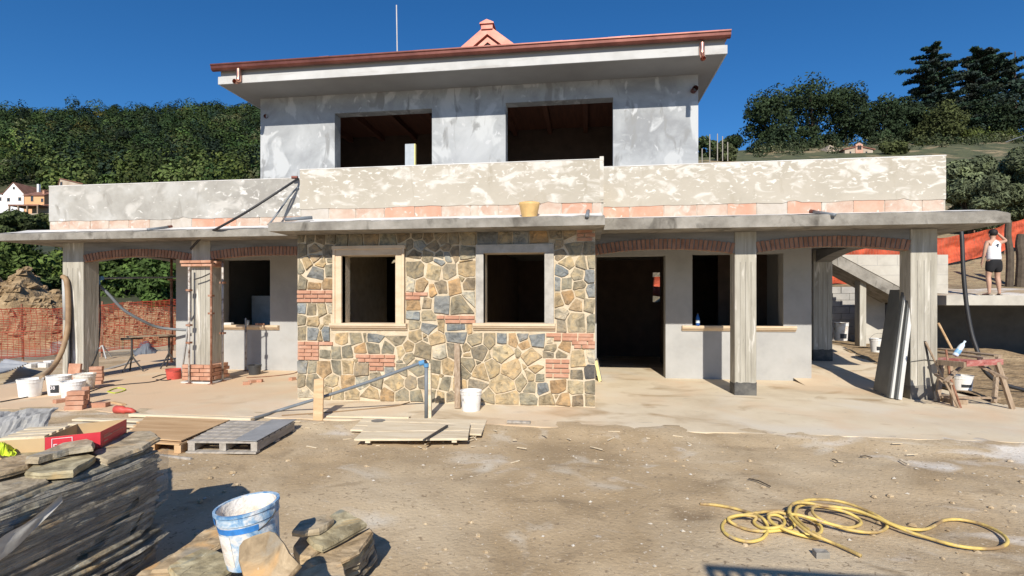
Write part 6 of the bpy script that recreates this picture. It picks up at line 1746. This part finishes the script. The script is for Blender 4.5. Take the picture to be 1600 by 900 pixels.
# twigs on the soil
for k, (x0, y0, x1, y1, lab) in enumerate([(1170, 748, 1204, 760, 'dark twig lying on the soil above the yellow hose'), (1344, 713, 1363, 715, 'short dark twig on the soil at the right'), (1300, 718, 1309, 721, 'tiny twig left of the short dark twig'), (1168, 678, 1172, 682, 'twig at the patio edge')]):
    a = PZ(x0, y0, -.03); b = PZ(x1, y1, -.03); tag(MB().tube([a, a.lerp(b, .5)+Vector((0, .02, .01)), b], .007, 5).build('twig', 'bark'), lab, 'twig')
c = PZ(1282, 868, -.04); tag(slab('stone', [c+Vector((a_*.05, b_*.04, .03)) for a_, b_ in ((-1, -1), (1, -.8), (1.1, .9), (-.8, 1))], .04, 'concrete', None, 90), 'small grey stone lying just below the coils of the yellow hose', 'stone')

# ================================================================== SITE FENCE BEHIND THE CAMERA (its shadow falls in the picture)
t = thing('mesh_panel', 'wire mesh site panel standing behind the photographer', 'fence', (3.3, .3, -.05))
fy = -.5
top_z = (3.70-fy)*math.tan(SUN_EL)-.05
mb = MB()
for k in range(54): mb.tube([(1.12+.1*k, fy, -.05), (1.12+.1*k, fy, top_z)], .030, 5)
for k in range(30): mb.tube([(1.1, fy+.03, top_z-.03-.1*k), (6.5, fy+.03, top_z-.03-.1*k)], .024, 5)
o = mb.build('wire_mesh', 'steel_grey', t)
MB().bar((1.1, fy, top_z), (6.5, fy, top_z), .04, .04).build('frame', 'steel_grey', t)

# ================================================================== PERSON
def skin_obj(name, chain, edges, m, parent, sub=2, root=0, base=None):
    me = bpy.data.meshes.new(name)
    xs = [Vector(c[0]) for c in chain]
    base = Vector(base)
    me.from_pydata([x-base for x in xs], edges, [])
    me.materials.append(MATS[m])
    o = bpy.data.objects.new(name, me)
    link(o, base, parent)
    sm = o.modifiers.new('skin', 'SKIN'); sm.use_smooth_shade = True
    for i, c in enumerate(chain):
        r_ = c[1]; me.skin_vertices[0].data[i].radius = (r_, c[2] if len(c) > 2 else r_)
    me.skin_vertices[0].data[root].use_root = True
    ss_ = o.modifiers.new('subdivision', 'SUBSURF'); ss_.levels = sub; ss_.render_levels = sub
    return o
foot = PS(1553, 460.5, 14.3); fx0, fy0, fz0 = foot
fz0 = 1.847
person = thing('person', 'person seen from behind in white sleeveless top and black shorts, hand on head', 'person', (fx0, fy0, fz0))
Rt = Vector((cs, sn, 0))                            # seen from behind: image right
Fw = Vector((-sn, cs, 0))                           # away from the camera
hd = math.radians(18)
rt = Rt*math.cos(hd)+Fw*-math.sin(hd)*.0; fw = Fw
def B(x, y, z): return Vector((fx0, fy0, fz0))+rt*x+fw*y+Vector((0, 0, z))
S = 1.78/1.78
body = [(B(0, 0, .96), .125, .10), (B(0, .01, 1.12), .130, .10), (B(.0, .02, 1.28), .165, .12), (B(.0, .02, 1.42), .14, .10), (B(.0, .03, 1.50), .058), (B(.005, .04, 1.56), .056),   # 0-5
        (B(.01, .05, 1.63), .085, .095), (B(.01, .05, 1.70), .085, .095), (B(.01, .05, 1.755), .05, .06),                 # 6-8 head
        (B(-.09, 0, .90), .095), (B(-.12, .01, .70), .082), (B(-.135, .03, .50), .058), (B(-.14, .0, .34), .060), (B(-.145, -.01, .12), .036), (B(-.145, -.02, .055), .038), (B(-.155, .10, .025), .034), (B(-.16, .18, .02), .028),   # 9-16 left leg
        (B(.09, 0, .90), .095), (B(.11, .0, .70), .082), (B(.115, .02, .50), .058), (B(.12, -.01, .34), .062), (B(.13, -.02, .12), .036), (B(.13, -.03, .055), .038), (B(.18, .06, .025), .034), (B(.22, .12, .02), .028),   # 17-24 right leg
        (B(-.17, .02, 1.425), .062), (B(-.225, .01, 1.30), .046), (B(-.245, .03, 1.13), .040), (B(-.235, .10, .93), .028), (B(-.23, .13, .86), .032, .018),   # 25-29 left arm
        (B(.17, .02, 1.42), .062), (B(.27, .02, 1.44), .048), (B(.385, .04, 1.475), .042), (B(.27, .07, 1.60), .034), (B(.165, .08, 1.695), .026), (B(.125, .075, 1.72), .032, .018)]   # 30-35 right arm
edges = [(0,1),(1,2),(2,3),(3,4),(4,5),(5,6),(6,7),(7,8),(0,9),(9,10),(10,11),(11,12),(12,13),(13,14),(14,15),(15,16),(0,17),(17,18),(18,19),(19,20),(20,21),(21,22),(22,23),(23,24),
         (3,25),(25,26),(26,27),(27,28),(28,29),(3,30),(30,31),(31,32),(32,33),(33,34),(34,35)]
n0 = len(body)
for hand, wr, d, side in ((29, 28, (B(-.23, .14, .78)-B(-.23, .13, .86)).normalized(), rt*.6+fw*.8), (35, 34, (B(.05, .06, 1.76)-B(.125, .075, 1.72)).normalized(), Vector((0, 0, 1)))):
    side = (side-d*side.dot(d)).normalized(); pal = d.cross(side)
    hc = body[hand][0]
    for k, (off, ln) in enumerate(((.030, .075), (.010, .085), (-.010, .08), (-.030, .06))):
        a = hc+side*off+d*.025; i0 = len(body)
        body += [(a, .0095), (a+d*ln*.5+pal*.004, .0088), (a+d*ln+pal*.018, .0072)]
        edges += [(hand, i0), (i0, i0+1), (i0+1, i0+2)]
    i0 = len(body)
    body += [(hc+side*.045-d*.01, .011), (hc+side*.066+d*.03+pal*.01, .009)]
    edges += [(hand, i0), (i0, i0+1)]
skin_obj('body', body, edges, 'skin', person, 2, 0, (fx0, fy0, fz0))
shirt = [(B(0, .0, .93), .186, .146), (B(0, .0, 1.0), .180, .142), (B(0, .01, 1.12), .172, .135), (B(0, .02, 1.28), .178, .137), (B(0, .02, 1.40), .150, .115), (B(-.10, .02, 1.46), .058, .065), (B(.10, .02, 1.46), .058, .065)]
skin_obj('tank_top', shirt, [(0, 1), (1, 2), (2, 3), (3, 4), (4, 5), (4, 6)], 'cloth_white', person, 2, 0, (fx0, fy0, fz0+.95))
shorts = [(B(0, .0, 1.02), .172, .138), (B(-.005, 0, .90), .170, .14), (B(-.10, 0, .80), .112, .115), (B(-.125, .01, .58), .108, .11), (B(.10, 0, .80), .112, .115), (B(.12, .0, .58), .108, .11)]
skin_obj('shorts', shorts, [(0, 1), (1, 2), (2, 3), (1, 4), (4, 5)], 'cloth_black', person, 2, 0, (fx0, fy0, fz0+.55))
hp_ = [(0.0, -.10), (.045, -.092), (.075, -.07), (.094, -.03), (.099, .01), (.09, .05), (.068, .08), (.036, .098), (0, .103)]
MB().lathe(hp_, B(.01, .034, 1.69), 16, Matrix.Diagonal((1, 1.08, 1))).build('hair', 'hair', person, smooth=True)
for sgn in (-1, 1):
    c = B(.015+sgn*.09, .055, 1.655); MB().lathe([(0, -.028), (.014, -.02), (.018, 0), (.014, .02), (0, .028)], c, 8).build('ear', 'skin', person, smooth=True)
c = B(.01, .147, 1.65); MB().lathe([(0, -.025), (.018, -.02), (.013, .0), (.006, .03), (0, .032)], c, 8).build('nose', 'skin', person, smooth=True)
for sgn in (-1, 1):
    c = B(.01+sgn*.034, .132, 1.672); MB().lathe([(0, -.01), (.01, 0), (0, .01)], c, 8).build('eye', 'hair', person)
MB().obox(B(.01, .138, 1.605), rt*.025, fw*.006, (0, 0, .006)).build('mouth', 'bucket_red', person)
em = MB(); ctr = B(-.0, -.122, 1.335)
em.obox(B(-.01, -.128, 1.36), rt*.035, fw*.004, (0, 0, .012)); em.obox(B(-.005, -.128, 1.325), rt*.012, fw*.004, (0, 0, .03))
em.build('shirt_print', 'cloth_black', person)
for (x, y, a_) in ((-.155, .06, .1), (.17, .03, -.55)):
    d = rt*math.sin(-a_)+fw*math.cos(a_); c = B(x, y, .006)
    s_ = Vector((d.y, -d.x, 0))
    MB().obox(c, d*.135, s_*.05, (0, 0, .009)).build('flip_flop', 'cloth_black', person, bevel=.008)
